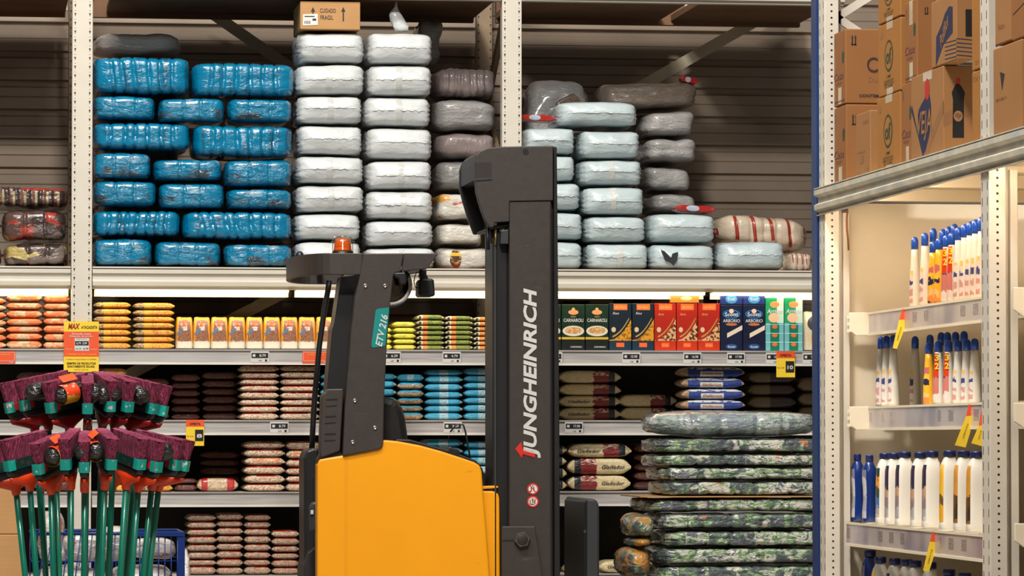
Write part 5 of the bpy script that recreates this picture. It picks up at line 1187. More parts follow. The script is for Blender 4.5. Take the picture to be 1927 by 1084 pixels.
carton(1904.5, 1960, 1990, -60, 57.5, m_kraft, 'brown carton in the top corner at the picture edge', depth=.3, prints=[('P', 'A', [(0.05, .42), (1, .72), (1, .74), (0.05, .44)], m_ink, 'stroke_print', .0006)], Xf=XR + .008)
# ------------------------------------------------------------------ bottles
def ell_ring(cx, cy, rx, ry, z, n=20, pw=2.0):
    out = []
    for i in range(n):
        a = 2 * pi * i / n; ca, sa = cos(a), sin(a)
        out.append((cx + rx * math.copysign(abs(ca) ** (2 / pw), ca), cy + ry * math.copysign(abs(sa) ** (2 / pw), sa), z))
    return out
m_botw = M('bottle_white', lin(228, 222, 210), .3, coat=.3, var=.03)
m_boty = M('bottle_yellow', lin(240, 178, 40), .3, coat=.3, var=.04)
m_botb = M('bottle_blue', lin(16, 48, 118), .2, coat=.6, var=.06)
m_capb = M('cap_blue', lin(18, 78, 186), .3, coat=.3)
m_capd = M('cap_navy', lin(16, 34, 92), .35)
def lab_l(cols):
    def f(k, c, G):
        n = k.noise(k.vec(sc=(1, 1, 1)), 38, 2)
        return ramp_noise(k, k.math('ADD', k.mul(G[2], .75), k.mul(n, .28)), [(i / len(cols), q) for i, q in enumerate(cols)])
    return f
m_labw = M('spray_label', (.5, .5, .5), .35, layers=lab_l([lin(226, 216, 206), lin(206, 150, 140), lin(224, 214, 206), lin(206, 150, 146), lin(226, 214, 206), lin(70, 72, 130), lin(226, 206, 190), lin(240, 190, 110), lin(236, 222, 200)]))
m_labp = M('promo_label', (.5, .5, .5), .35, layers=lambda k, c, G: k.mix(k.gt(G[2], .5), lab_l([lin(226, 210, 200), lin(200, 120, 110), lin(60, 62, 120), lin(226, 200, 190)])(k, c, G), lin(206, 60, 24)))
m_laby = M('yellow_label', (.5, .5, .5), .35, layers=lab_l([lin(30, 50, 120), lin(236, 140, 60), lin(236, 190, 120), lin(240, 180, 40), lin(40, 40, 70), lin(240, 184, 50), lin(190, 100, 100), lin(240, 180, 40)]))
m_labj = M('jug_label', (.5, .5, .5), .35, layers=lab_l([lin(206, 200, 196), lin(170, 166, 168), lin(140, 120, 124), lin(190, 150, 120), lin(36, 38, 66), lin(46, 34, 66), lin(28, 30, 60)]))
m_labj2 = M('jug_label_colourful', (.5, .5, .5), .35, layers=lab_l([lin(210, 200, 190), lin(170, 160, 150), lin(60, 110, 160), lin(40, 70, 60), lin(226, 150, 50), lin(30, 60, 50), lin(226, 220, 210)]))
m_labyj = M('jug_label_yellow', (.5, .5, .5), .35, layers=lab_l([lin(236, 176, 30), lin(236, 170, 20), lin(110, 80, 40), lin(240, 184, 40), lin(238, 178, 30), lin(242, 196, 80)]))
m_labdk = M('jug_label_brown', (.5, .5, .5), .35, layers=lab_l([lin(150, 96, 40), lin(60, 44, 30), lin(90, 60, 30), lin(214, 146, 50), lin(206, 140, 46), lin(220, 160, 70)]))
m_labg = M('blue_bottle_label', (.5, .5, .5), .35, layers=lab_l([lin(180, 176, 180), lin(150, 148, 160), lin(190, 186, 186), lin(120, 116, 130)]))
def label_patch(name, mat, root, prof, cx, cy, a0, a1, v0, v1, pw, off=.0006):
    """wrap on the bottle wall between two heights, prof: list of (z,rx,ry)"""
    def rad(z):
        for (z0, a, b), (z1, c, d) in zip(prof, prof[1:]):
            if z0 <= z <= z1: t = (z - z0) / max(z1 - z0, 1e-6); return a + (c - a) * t, b + (d - b) * t
        return prof[-1][1:]
    def fn(u, v):
        z = v0 + (v1 - v0) * v; rx, ry = rad(z); a = a0 + (a1 - a0) * u; ca, sa = cos(a), sin(a)
        return (cx + (rx + off) * math.copysign(abs(ca) ** (2 / pw), ca), cy + (ry + off) * math.copysign(abs(sa) ** (2 / pw), sa), z)
    return MB(True).grid(fn, 12, 10).done(name, mat, root)
def bottle(px, z0, hpx, kind, label, group, xoff=.045, sh=S1, X0=XL, pw=2.0, wide=1.0, name='spray_bottle', back=False):
    X = X0 + xoff; p = atX(px, 600, X); y = p.y; zb_ = sh[0] + .001
    s = F / (y * cos(YAW) + X * sin(YAW)); h = hpx / s; k_ = h
    r = thing(name, (X, y, zb_), label, 'bottle', group)
    body, cap, lab = {'w': (m_botw, m_capb, m_labw), 'y': (m_boty, m_capb, m_laby), 'p': (m_botw, m_capb, m_labp), 'b': (m_botb, m_botb, m_labg)}[kind]
    if kind == 'b':
        R_ = .026 * wide; prof = [(0, R_ * .96, R_ * .9), (.03, R_, R_), (.16, R_ * .98, R_ * .95), (.34, R_ * .82, R_ * .8), (.5, R_ * .86, R_ * .86), (.66, R_ * 1.0, R_ * .98), (.8, R_ * .95, R_ * .92), (.87, R_ * .6, R_ * .6), (.9, R_ * .52, R_ * .52)]
        capz = (.9, 1.0, R_ * .56)
    else:
        R_ = .0225 * wide; prof = [(0, R_ * .98, R_ * .95), (.04, R_, R_), (.35, R_ * .92, R_ * .94), (.55, R_ * .80, R_ * .8), (.72, R_ * .66, R_ * .66), (.82, R_ * .60, R_ * .6)]
        capz = (.822, 1.0, R_ * .64)
    prof = [(zb_ + a * h, b, c) for a, b, c in prof]
    MB(True).loft([ell_ring(X, y, b, c, z, 20, pw) for z, b, c in prof]).done('bottle_body', body, r)
    c0, c1, cr = capz; cz0, cz1 = zb_ + c0 * h + .0003, zb_ + c1 * h; dome = kind != 'b'
    mb = MB(True); rr = [(cr, 0), (cr, .55), (cr * .95, .74), (cr * .75, .9), (cr * .35, .985), (cr * .05, 1)] if dome else [(cr, 0), (cr, .9), (cr * .94, 1)]
    mb.loft([ell_ring(X, y, a, a, cz0 + (cz1 - cz0) * t_, 20) for a, t_ in rr]); mb.done('cap', cap, r)
    if not back:
        label_patch('label', lab, r, prof, X, y, pi * .85, pi * (1.42 if kind in 'yp' else 1.3), zb_ + (.06 if kind != 'y' else .02) * h, zb_ + (.52 if kind == 'w' else .80 if kind == 'p' else .6 if kind == 'y' else .78) * h, pw)
        if kind == 'p':
            for q, (t_, zz) in enumerate((('3', .73), ('2', .60))):
                T(t_, r, Vector((X - R_ * (.46 if q == 0 else .52), y - R_ * (.70 if q == 0 else .82), zb_ + zz * h)), Vector((.84, -.54, 0)), EZ, R_ * .7, h * .10, m_tagyel, .03, 0)
    return r
G1 = 'spray bottles on the first side shelf'; G2 = 'bottles on the second side shelf'
for i, (px, hp, kd, xo, lb) in enumerate([
    (1722, 122, 'w', .05, 'white spray bottle with blue cap, first from the end panel'), (1741, 127, 'w', .05, 'white spray bottle with blue cap, second from the end panel'), (1757, 136, 'w', .085, 'white spray bottle with blue cap standing behind the yellow bottles'),
    (1757, 106, 'y', .02, 'short yellow bottle at the front, first of two'), (1768.5, 111, 'y', .02, 'short yellow bottle at the front, second of two'),
    (1782, 116, 'p', .035, 'white bottle with red promotion band beside the short yellow bottles'), (1792.5, 119, 'p', .035, 'white bottle with red promotion band, second of the pair'),
    (1775, 134, 'w', .11, 'white bottle in the rear row behind the promotion pair'), (1786, 138, 'w', .12, 'white bottle in the rear row, second behind the promotion pair'), (1797, 142, 'w', .13, 'white bottle in the rear row, third behind the promotion pair'),
    (1805, 128, 'w', .04, 'white bottle in the close line toward the near post, first'), (1816.5, 133, 'w', .05, 'white bottle in the close line toward the near post, second'), (1827, 137, 'w', .06, 'white bottle in the close line toward the near post, third'), (1837, 140, 'w', .065, 'white bottle in the close line toward the near post, fourth'), (1848, 144, 'w', .07, 'white bottle in the close line toward the near post, fifth')]):
    bottle(px, 0, hp + 12, kd, lb, G1, xo, S1, XL, wide=.93 if kd != 'y' else .95)
for i, (px, hp, kd, xo, lb) in enumerate([
    (1658, 128, 'w', .055, 'white bottle with flame label in shade, first of three'), (1668.5, 129, 'w', .055, 'white bottle with flame label in shade, second of three'), (1681, 130, 'w', .055, 'white bottle with flame label in shade, third of three'),
    (1722, 128, 'w', .16, 'lone dull white bottle standing back in shade'), (1748, 112, 'y', .03, 'yellow bottle on the second side shelf'), (1766, 115, 'p', .03, 'white bottle with promotion band next to the shaded yellow bottle'), (1785, 115, 'p', .035, 'white bottle with promotion band, second in shade'),
    (1803, 116, 'w', .05, 'shaded white bottle after the promotion bottles, first'), (1819, 117, 'w', .06, 'shaded white bottle after the promotion bottles, second'), (1834, 118, 'w', .07, 'shaded white bottle after the promotion bottles, third'),
    (1750, 130, 'w', .17, 'rear row bottle in shade behind the yellow one'), (1771, 134, 'w', .18, 'rear row bottle in shade behind the first promotion bottle'), (1783, 134, 'w', .19, 'rear row bottle in shade behind the second promotion bottle'), (1798, 134, 'w', .19, 'rear row bottle in shade, next to last'), (1814, 135, 'w', .2, 'rear row bottle in shade nearest the near post')]):
    bottle(px, 0, hp + 4, kd, lb, G2, xo, S2, XL, wide=.98)
# shelf of jugs: blue bottles first
G3 = 'jugs and bottles on the third side shelf'
bottle(1613, 0, 126, 'b', 'glossy dark blue bottle nearest the end panel', G3, .052, S3, XL3, 2.4, 1.0, 'cleaner_bottle')
bottle(1635, 0, 126, 'b', 'glossy dark blue bottle next to the white jugs', G3, .055, S3, XL3, 2.4, 1.05, 'cleaner_bottle')
bottle(1662, 0, 122, 'b', 'dark blue bottle standing behind the first white jug', G3, .13, S3, XL3, 2.4, 1.0, 'cleaner_bottle')
def jug(px, hpx, lab, label, sh=S3, X0=XL3, xoff=.035, wx=.072, wy=.062, cap=m_capd, body=None, name='detergent_jug', group=G3, labv=(.1, .82)):
    X = X0 + xoff + wx * .5; p = atX(px, 900, X); y = p.y; zb_ = sh[0] + .001; s = F / (y * cos(YAW) + X * sin(YAW)); h = hpx / s
    r = thing(name, (X, y, zb_), label, 'jug', group)
    a, b = wx / 2, wy / 2
    prof = [(0, a * .96, b * .96), (.015, a, b), (.07, a, b), (.09, a * .97, b * .97), (.55, a * .93, b * .95), (.74, a * .90, b * .92), (.84, a * .76, b * .74), (.9, a * .55, b * .55), (.925, a * .5, b * .5)]
    prof = [(zb_ + q * h, c, d) for q, c, d in prof]
    MB(True).loft([ell_ring(X, y, c, d, z, 24, 3.6) for z, c, d in prof]).done('jug_body', body or m_botw, r)
    MB(True).loft([ell_ring(X, y, a * q, a * q, zb_ + t_ * h, 20) for q, t_ in ((.62, .926), (.62, .985), (.58, 1.0))]).done('cap', cap, r)
    label_patch('label', lab, r, prof, X, y, pi * .80, pi * 1.24, zb_ + labv[0] * h, zb_ + labv[1] * h, 3.6)
    return r
for i, (px, hp, lb, d, xo) in enumerate([(1664, 132, m_labj2, 'white jug with colourful bird label', .03), (1681, 134, m_labj, 'white jug with narrow dark label, first', .03), (1701, 138, m_labj, 'white jug with narrow dark label and plain wide face, second', .03), (1730, 140, m_labj, 'white jug with narrow dark label, third', .03), (1752, 144, m_labj, 'white jug with narrow dark label and widest plain face', .03), (1785, 148, m_labyj, 'white jug with a bright yellow label', .03), (1812, 150, m_labdk, 'shaded jug with amber label', .03), (1836, 151, m_labdk, 'shaded jug with amber label against the near post', .03)]):
    jug(px + 2, hp, lb, d + (', on the third side shelf' if len(d.split()) < 10 else ''), xoff=xo)
m_redbx = M('red_pack', lin(196, 40, 32), .4, layers=lambda k, c, G: k.mix(k.gt(k.noise(k.vec(), 40, 1), .6), c, lin(236, 150, 120)))
for i, (px, hp, lb, d, xo, bd) in enumerate([(1637, 156, m_labg, 'dark bottle top peeking over the picture bottom', .05, m_botb), (1656, 150, m_labyj, 'pale jug top with a yellow label at the picture bottom', .03, None), (1683, 152, m_labj, 'pale jug top with a dark label at the picture bottom', .04, None), (1706, 154, m_labw, 'pale jug top at the picture bottom, third from the end panel', .05, None), (1722, 155, m_labw, 'pale jug top at the picture bottom, fourth from the end panel', .05, None), (1750, 158, m_labw, 'pale jug top under the hanging price flag', .05, None), (1785, 150, m_labdk, 'dark jug top in shade near the picture bottom', .07, m_botb), (1815, 150, m_labdk, 'dark jug top in shade beside the near post', .07, m_botb)]):
    jug(px, hp * 1.02, lb, d, S4, XL3, xo, body=bd, group='jugs on the lowest side shelf')
# hanging price flags
def flag(pts_o, pts_y, label, X):
    Yf = atX(pts_o[0][0], pts_o[0][1], X).y; po = [at(a, b, Yf) for a, b in pts_o]; py_ = [at(a, b, Yf) for a, b in pts_y]
    r = thing('price_flag', (X, po[0].y, min(p.z for p in py_)), label, 'price flag', 'hanging price flags on the side shelves')
    def card(pp, nm, m):
        mb = MB(); n = len(pp); mb.add([p for p in pp] + [p + EY * .0015 for p in pp], [tuple(range(n)), tuple(range(2 * n - 1, n - 1, -1))] + [(i, i + n, (i + 1) % n + n, (i + 1) % n) for i in range(n)]); return mb.done(nm, m, r)
    card(po, 'mount_strip', m_tagor); card(py_, 'price_panel', m_tagyel)
    c = sum((p for p in py_), Vector()) / len(py_); d = (py_[0] + py_[1] - py_[2] - py_[3]).normalized(); u = Vector((d.z, 0, -d.x))
    T('OFERTA 9,90', r, c - EY * .002, d, -u, (py_[0] - py_[3]).length * .5, (py_[0] - py_[1]).length * .2, m_black, 0)
flag([(1698, 582), (1715, 580), (1709, 601), (1692, 602)], [(1692, 602), (1709, 601), (1688, 656.5), (1680, 655)], 'orange and yellow price flag hanging from the first side shelf', XL - .014)
flag([(1823, 761), (1843, 758), (1836, 782), (1818, 783)], [(1818, 783), (1836, 782), (1817, 842), (1797, 838)], 'orange and yellow price flag hanging from the second side shelf', XL - .014)
flag([(1846, 776), (1860, 774), (1856, 800), (1842, 801)], [(1842, 801), (1856, 800), (1850, 840), (1828, 834)], 'yellow price flag half behind the near post', XL - .016)
flag([(1755, 1001), (1772, 1001), (1766, 1021), (1750, 1019)], [(1750, 1019), (1766, 1021), (1748, 1076), (1737, 1074)], 'orange and yellow price flag hanging from the third side shelf', XL3 - .014)
# ------------------------------------------------------------------ bouquet of brooms
def bris(k, c, G):
    n = k.noise(k.vec(sc=(1, 1, .06)), 260, 2)
    c = k.mix(k.ramp(n, .4, .65), lin(104, 24, 52), lin(186, 66, 108))
    m = k.noise(k.vec(), 14, 2)
    c = k.mix(k.mul(k.ramp(G[2], .86, .97), .5), c, lin(206, 104, 140))
    return k.mix(k.mul(k.ramp(m, .60, .68), .5), c, lin(66, 44, 90))
m_bris = M('purple_bristles', lin(140, 36, 76), .75, var=.2, layers=bris, bump=.8, bsc=240, st=(1, 1, .08))
m_sleeve = M('teal_card_sleeve', lin(16, 160, 146), .45, var=.06, layers=lambda k, c, G: k.mix(k.mul(k.gt(k.noise(k.vec(), 45, 1), .58), k.rect(G, .3, .7, .2, .8)), c, lin(190, 206, 196)))
m_band = M('dark_green_sleeve', lin(16, 58, 52), .4, var=.2, layers=lambda k, c, G: k.mix(k.mul(k.gt(k.noise(k.vec(), 40, 1), .62), .5), c, lin(120, 30, 60)))
m_block = M('black_broom_block', lin(24, 22, 22), .4, var=.15)
m_socket = M('red_socket', lin(222, 62, 20), .35, var=.12)
m_socket_shaded = M('shaded_red_socket', lin(150, 22, 20), .35, var=.12)  # darker copy of the socket red, shade of the upper ring in its colour
m_hand = M('teal_handle', lin(0, 118, 96), .3, var=.08, sc=10, coat=.4)
m_roll = M('black_roll_film', lin(30, 29, 29), .28, var=.2, bump=.9, bsc=22, st=(1, 1, 3), coat=.6, dist=1)
m_rlab = M('orange_roll_label', lin(222, 72, 34), .4, layers=lambda k, c, G: k.mix(k.lt(G[2], .42), k.mix(k.gt(k.noise(k.vec(), 40, 1), .6), c, lin(240, 150, 130)), lin(226, 170, 40)))
m_tagmark = M('red_print', lin(196, 30, 34), .5)
BCX = at(165, 820, 15.2).x
def broom(phi, ytop, R, yc, half, rfoot, phifoot, label, group, roll=0, rlabel=False, alpha=.20, yaw=1.0, mark=False):
    rho = Vector((sin(phi), -cos(phi), 0)); near = Vector((BCX, yc, 0)) + rho * R
    px_ = 165 + sin(phi) * R * 490
    zt_ = at(px_, ytop, near.y).z
    top = Vector((near.x, near.y, zt_))                  # outer end of the bristle top
    foot = Vector((BCX + sin(phifoot) * rfoot, yc - cos(phifoot) * rfoot, .002))
    rho = Vector((sin(phi * yaw), -cos(phi * yaw), 0))
    a = (rho * cos(alpha) - EZ * sin(alpha)).normalized(); nrm = (rho * sin(alpha) + EZ * cos(alpha)).normalized(); tg = a.cross(nrm).normalized()
    r = thing('broom', foot, label, 'broom', group)
    hb = .078; o = top - a * half - nrm * (hb + .072)    # underside centre of the block
    def P(u, w, h): return o + a * u + tg * w + nrm * h
    def slab(rows, n=18, mb=None, smooth=True, pw=5):
        mb = mb or MB(smooth); rings = []
        for hl, hw, h in rows:
            rings.append([P(hl * math.copysign(abs(cos(t)) ** (2 / pw), cos(t)), hw * math.copysign(abs(sin(t)) ** (2 / pw), sin(t)), h) for t in [2 * pi * q / n for q in range(n)]])
        return mb.loft(rings)
    slab([(half * .62, .011, 0), (half * .86, .016, .012), (half * .92, .0175, .022), (half * .92, .0175, .045)]).done('head_block', m_block, r)
    # bristles: flared, ragged top
    mb = MB(True); rings = []; sd = phi * 13 + ytop
    n = 44
    for j, h in enumerate((.044, .07, .10, .128, .144, .150)):
        f = (0, .15, .45, .8, 1, .97)[j]; row = []
        for q in range(n):
            t = 2 * pi * q / n; hl = half * (.90 + .10 * f); hw = .0165 + .0075 * f
            x = hl * math.copysign(abs(cos(t)) ** .4, cos(t)); w = hw * math.copysign(abs(sin(t)) ** .4, sin(t))
            jt = (.0016 * ns(q * 1.7, sd, j * .2) + .0012 * ns(q * 5.1, sd, 2)) * (1 + f)
            row.append(P(x + jt * math.copysign(1, cos(t)), w + jt * math.copysign(1, sin(t)), h + (.004 * ns(q * .9, sd, 7) if j > 3 else 0)))
        rings.append(row)
    mb.loft(rings, cap=False)
    b0 = len(mb.v); gx, gy = 16, 5
    mb.add([P(half * .985 * (2 * i / gx - 1), .023 * (2 * j / gy - 1), .150 + .004 * ns(i * 1.3 + sd, j * 2.1, 4)) for j in range(gy + 1) for i in range(gx + 1)], [(j * (gx + 1) + i, j * (gx + 1) + i + 1, (j + 1) * (gx + 1) + i + 1, (j + 1) * (gx + 1) + i) for j in range(gy) for i in range(gx)])
    mb.done('bristles', m_bris, r)
    mb = MB(True); hl, hw = half * .955, .0195
    rings = [[P(hl * k_ * math.copysign(abs(cos(t)) ** .4, cos(t)), hw * k_ * math.copysign(abs(sin(t)) ** .4, sin(t)), h) for t in [2 * pi * q / 24 for q in range(24)]] for h, k_ in ((.034, 1), (.072, 1.02))]
    mb.loft(rings, cap=False); mb.done('sleeve_band', m_band, r)
    mb = MB(True); q18 = [-pi * .5 + pi * q / 18 for q in range(19)]
    def cs(u, v):
        t = -pi * .5 + pi * u; x = math.copysign(abs(cos(t)) ** .4, cos(t)); x = .70 + .305 * x
        return P(hl * 1.015 * x, .0212 * math.copysign(abs(sin(t)) ** .4, sin(t)), .033 + .041 * v)
    mb.grid(cs, 18, 2); mb.done('card_sleeve', m_sleeve, r)
    if mark:
        MB(True).grid(lambda u, v: P(hl * (.55 + .4 * u), -.0205 * 1.0, .04 + .03 * v), 1, 1).done('sleeve_mark', m_tagmark, r)
        MB(True).grid(lambda u, v: P(hl * (.55 + .4 * u), .0205, .04 + .03 * v), 1, 1).done('sleeve_mark', m_tagmark, r)
    # socket: wedge that narrows to a collar round the handle
    hd = (foot - o).normalized(); m_s = m_socket if ytop > 770 else m_socket_shaded
    rings = []
    for t_, hl, hw, off in ((-.006, half * .9, .014, -.002), (.012, half * .82, .0155, 0), (.030, .045, .0165, 0), (.042, .019, .0165, 0), (.060, .0155, .0155, 0), (.062, .013, .013, 0)):
        c = o + hd * t_ + nrm * off * 0
        rings.append([c + a * hl * cos(q) + tg * hw * sin(q) for q in [2 * pi * i / 18 for i in range(18)]])
    MB(True).loft(rings).done('socket', m_s, r)
    MB(True).tube([o + hd * .03, o + hd * .5, foot], .0113, 12).done('handle', m_hand, r)
    if roll:
        s = 1 if roll > 0 else -1; rr = .035; cw = s * (.0235 + rr); rings = []
        for i in range(15):
            u = (-half * .45 + half * 1.4 * (i / 14)); e = min(i, 14 - i) / 2.2; k_ = min(1, .35 + .65 * e) 
            rings.append([P(u, cw + rr * k_ * cos(q) * (1 + .12 * ns(q * 2, i * .4, sd)), .098 + rr * k_ * sin(q) * (1 + .15 * ns(q * 2, i * .4, sd + 3))) for q in [2 * pi * j / 18 for j in range(18)]])
        rl_ = MB(True).loft(rings).done('bag_roll', m_roll, r)
        if rlabel:
            def fn(u, v):
                q = -2.2 + 4.0 * v; x = half * (.15 + .65 * u); return P(x, cw + (rr + .003) * cos(q) * s, .098 + (rr + .003) * sin(q))
            MB(True).grid(fn, 6, 12).done('roll_label', m_rlab, rl_)
            def fn2(u, v): return P(half * (0 + .7 * u), cw - s * .02 + s * .036 * v, .098 + rr + .002 + .034 * (1 - abs(v - .3)))
            MB(True).grid(fn2, 3, 3).done('header_card', m_tagor, rl_)
YU, YL = 15.32, 15.20
GU, GLw = 'brooms of the upper ring', 'brooms of the lower ring'
UP = [(-1.30, 722, 0, 0, 'the picture edge'), (-.92, 717, 1, 0, 'the picture edge, second'), (-.52, 721, 1, 1, 'a black roll with yellow label'), (-.02, 722, 1, 0, 'the store notice'), (.26, 718, 1, 0, 'the notice, end on'), (.50, 719, 1, 0, 'the yellow bags, turned slightly'), (.90, 723, 1, 0, 'the shaded dark bags'), (1.20, 728, 0, 0, 'the upper outermost place')]
UPL = ['purple broom at the picture edge in the upper ring', 'upper ring broom with a bare black roll near the picture edge', 'upper ring broom with an orange and yellow labelled black roll', 'upper ring broom seen end on under the store notice', 'upper ring broom end on, first past the store notice', 'upper ring broom end on, second past the store notice', 'upper ring broom with a black roll, last but one toward the dark bags', 'upper ring outermost broom toward the shaded dark bags']
for i, (ph, yt_, ro, rb, _) in enumerate(UP):
    broom(ph, yt_, .345, YU, .108, .085, -1.45 + 2.9 * i / 7, UPL[i], GU, -ro if ph < 0 else ro, rb, yaw=1.6 if i == 2 else 1.25 if i == 1 else 1, mark=ph < -.4)
LOW = [(-1.25, 838, 0, 0), (-.88, 830, 0, 0), (-.52, 836, 1, 1), (-.24, 827, 1, 0), (-.03 - .03, 832, 0, 0), (.20, 827, 1, 1), (.50, 827, 0, 0), (.70, 832, 0, 0), (.98, 829, 1, 0), (1.20, 831, 0, 0)]
LOWL = ['purple broom at the picture edge in the lower ring', 'lower ring broom with orange socket, second from the picture edge', 'lower ring broom with a black roll and orange card', 'lower ring broom with a torn teal sleeve before the middle', 'lower ring broom in the very middle, end on', 'lower ring broom beside a round black roll end', 'lower ring broom with the bright orange socket after the roll', 'lower ring broom third from the outer end, turned', 'lower ring broom with a black roll near the outer end', 'lower ring outermost broom beside the offer card']
for i, (ph, yt_, ro, rb) in enumerate(LOW):
    broom(ph, yt_, .425, YL, .108, .135, -1.5 + 3.0 * i / 9, LOWL[i], GLw, (-1 if ph < 0 else 1) * abs(ro), rb, mark=i in (2, 7, 8))
# a few brooms at the far side of the ring, only their handles and sockets show
for i, ph in enumerate((-2.6, -2.2, 2.2, 2.6, 3.14)):
    broom(ph, 838 - 4, .33, YL + .26, .09, .12, ph, 'broom on the far side of the lower ring, ' + ['toward the picture edge', 'behind the labelled roll', 'toward the offer card', 'behind the bright sockets', 'behind the middle broom'][i], 'brooms behind the lower ring')
# ------------------------------------------------------------------ blue shopping cart with sacks
m_bluew = M('blue_wire', lin(10, 42, 108), .35, var=.06)
YC = 16.75
xa, xb, _, zr = rect(60, 1002, 346, 1084, YC); zr = at(250, 1004, YC).z; z2 = at(250, 1056, YC).z
xw = xb
t2 = thing('shopping_cart', ((xa + xw) / 2, YC + .3, 0), 'blue wire shopping cart filled with white sacks behind the brooms', 'cart')
dpt = .55; z_b = zr - .36
MB(True).tube([(xa, YC, zr), (xw, YC, zr), (xw, YC + dpt, zr), (xa, YC + dpt, zr), (xa, YC, zr)], .0075, 8).done('basket_rim', m_bluew, t2)
mb = MB(True)
for z in (z2, z2 - .12, z2 - .24): mb.tube([(xa, YC, z), (xw, YC, z), (xw, YC + dpt, z), (xa, YC + dpt, z), (xa, YC, z)], .0035, 6)
n = 24
for i in range(n + 1):
    x = xa + (xw - xa) * i / n; tilt = -.10 * (1 - i / n) if i < 15 else 0
    mb.tube([(x + tilt * -.6, YC, zr), (x, YC, z_b)], .0026, 6); mb.tube([(x, YC + dpt, zr), (x, YC + dpt, z_b)], .0026, 6)
for i in range(12):
    y = YC + dpt * i / 11; mb.tube([(xw, y, zr), (xw, y, z_b)], .0026, 6); mb.tube([(xa, y, z_b), (xw, y, z_b)], .0026, 6)
mb.done('wire_mesh', m_bluew, t2)
MB().box(xw - .026, xw + .004, YC - .008, YC + .012, z_b - .05, zr).done('corner_bar', m_bluew, t2)
MB().box(at(258, 1008, YC).x, xw, YC - .011, YC + .0, zr - .012, zr + .006).done('rim_plate', m_bluew, t2)
for x in (xa + .03, xw - .03):
    for y in (YC + .04, YC + dpt - .04):
        l = MB(True).tube([(x, y, z_b), (x, y, .1)], .012, 8).done('leg', m_bluew, t2)
        MB(True).loft([[(x - .015 + q, y + .05 * cos(a), .052 + .05 * sin(a)) for a in [2 * pi * i / 14 for i in range(14)]] for q in (0, .03)]).done('caster', m_rub, l)
def sack_l(k, c, G):
    n = k.noise(k.vec(sc=(1, 1, 1)), 11, 2)
    c = k.mix(k.mul(k.gt(n, .62), .9), c, lin(186, 60, 40)); return k.mix(k.mul(k.gt(k.noise(k.vec(), 16, 2), .6), .6), c, lin(150, 140, 134))
m_sack = film('white_sack_film', lin(206, 200, 194), sack_l, r=.25, bump=.6, coat=.6)
def sack(x0, y0, x1, y1, Y, dep, label, sd, zmin=None):
    a, b, z0, z1 = rect(x0, y0, x1, y1, Y); z0 = max(z0, zmin) if zmin else z0
    tag(Bale(a, b, Y, Y + dep, z0, z1, 'clear', sd, n=3.4, amp=.014).build('white_sack', m_sack), label, 'sack', 'white sacks in the blue cart')
zq = z_b + .006
sack(246, 1012, 333, 1054, YC + .02, .2, 'white sack with orange print on top of the cart load by its corner bar', 101)
sack(190, 990, 244, 1058, YC + .03, .2, 'white sack bulging over the cart rim among the handles', 102)
sack(118, 1002, 188, 1062, YC + .03, .2, 'white sack with red marks in the cart behind the handles', 103)
sack(70, 962, 128, 1064, YC + .28, .2, 'shiny clear sack standing tall at the far end of the cart', 104)
for i, (p, q) in enumerate(((205, 333), (64, 203))): 
    a, b, z0, z1 = rect(p, 1065, q, 1100, YC + .02)
    tag(Bale(a, b, YC + .02, YC + .5, zq, z1, 'clear', 110 + i, n=3.6, amp=.014).build('white_sack', m_sack), ['white sack low in the cart beneath the orange printed sack', 'white sack low in the cart behind the teal handles'][i], 'sack', 'white sacks in the blue cart')
tag(Bale(at(338, 1060, YB - .6).x, at(366, 1060, YB - .6).x, YB - .6, YB - .3, 0.004, at(350, 1032, YB - .6).z, 'clear', 120, n=3.4, amp=.01).build('white_sack', m_sack), 'tall white sack standing on the floor past the cart corner', 'sack')
# brown cartons at the far left behind the handles
Yq = 16.3
a, b, z0, z1 = rect(-60, 1006, 44, 1084, Yq); zt3 = at(0, 903, Yq).z
tag(MB().box(a, b, Yq, Yq + .3, .002, z1).done('carton', m_card, bevel=.004), 'brown carton on the floor behind the brooms, lower of two', 'carton')
tag(MB().box(a, b - .012, Yq, Yq + .3, z1 + .001, zt3).done('carton', m_card, bevel=.004), 'brown carton behind the broom handles, upper of two', 'carton')
# ------------------------------------------------------------------ plastic wrapped soil bags
def soil_l(k, c, G):
    pk = k.n('ShaderNodeSeparateXYZ', {0: k.vor(k.vec(sc=(1, .02, .02)), 6.5, 1)})
    n = k.math('ADD', k.noise(k.vec(sc=(1, 1, 1.6)), 11, 4, .65, 1.5), k.mul(k.math('SUBTRACT', pk, .5), .26))
    g = ramp_noise(k, n, [(0, lin(36, 40, 52)), (.40, lin(58, 62, 78)), (.455, lin(74, 118, 50)), (.50, lin(120, 158, 80)), (.535, lin(186, 190, 172)), (.585, lin(210, 206, 192)), (.64, lin(72, 76, 92))])
    m = k.noise(k.vec(sc=(1, 1, 1)), 24, 2)
    g = k.mix(k.mul(k.ramp(m, .58, .66), .7), g, lin(70, 110, 54))
    g = k.mix(k.mul(k.ramp(k.noise(k.vec(), 12, 2), .62, .66), .8), g, lin(214, 206, 186))
    g = k.mix(k.mul(k.ramp(k.noise(k.vec(), 10, 2), .69, .71), .8), g, lin(206, 120, 44))
    return k.mix(.14, g, lin(186, 196, 198))
m_soil = film('soil_bag_film', lin(120, 130, 116), soil_l, r=.2, bump=.85, bsc=15, st=(1.4, 1, 2.6), rot=(0, .4, 0), coat=.8)
def soil_top(k, c, G): return k.mix(.48, soil_l(k, c, G), lin(172, 184, 194))
m_soilt = film('soil_bag_top_film', lin(150, 160, 164), soil_top, r=.16, bump=1.0, bsc=15, st=(1.2, 1, 3.6), rot=(0, -.6, 0), coat=1)
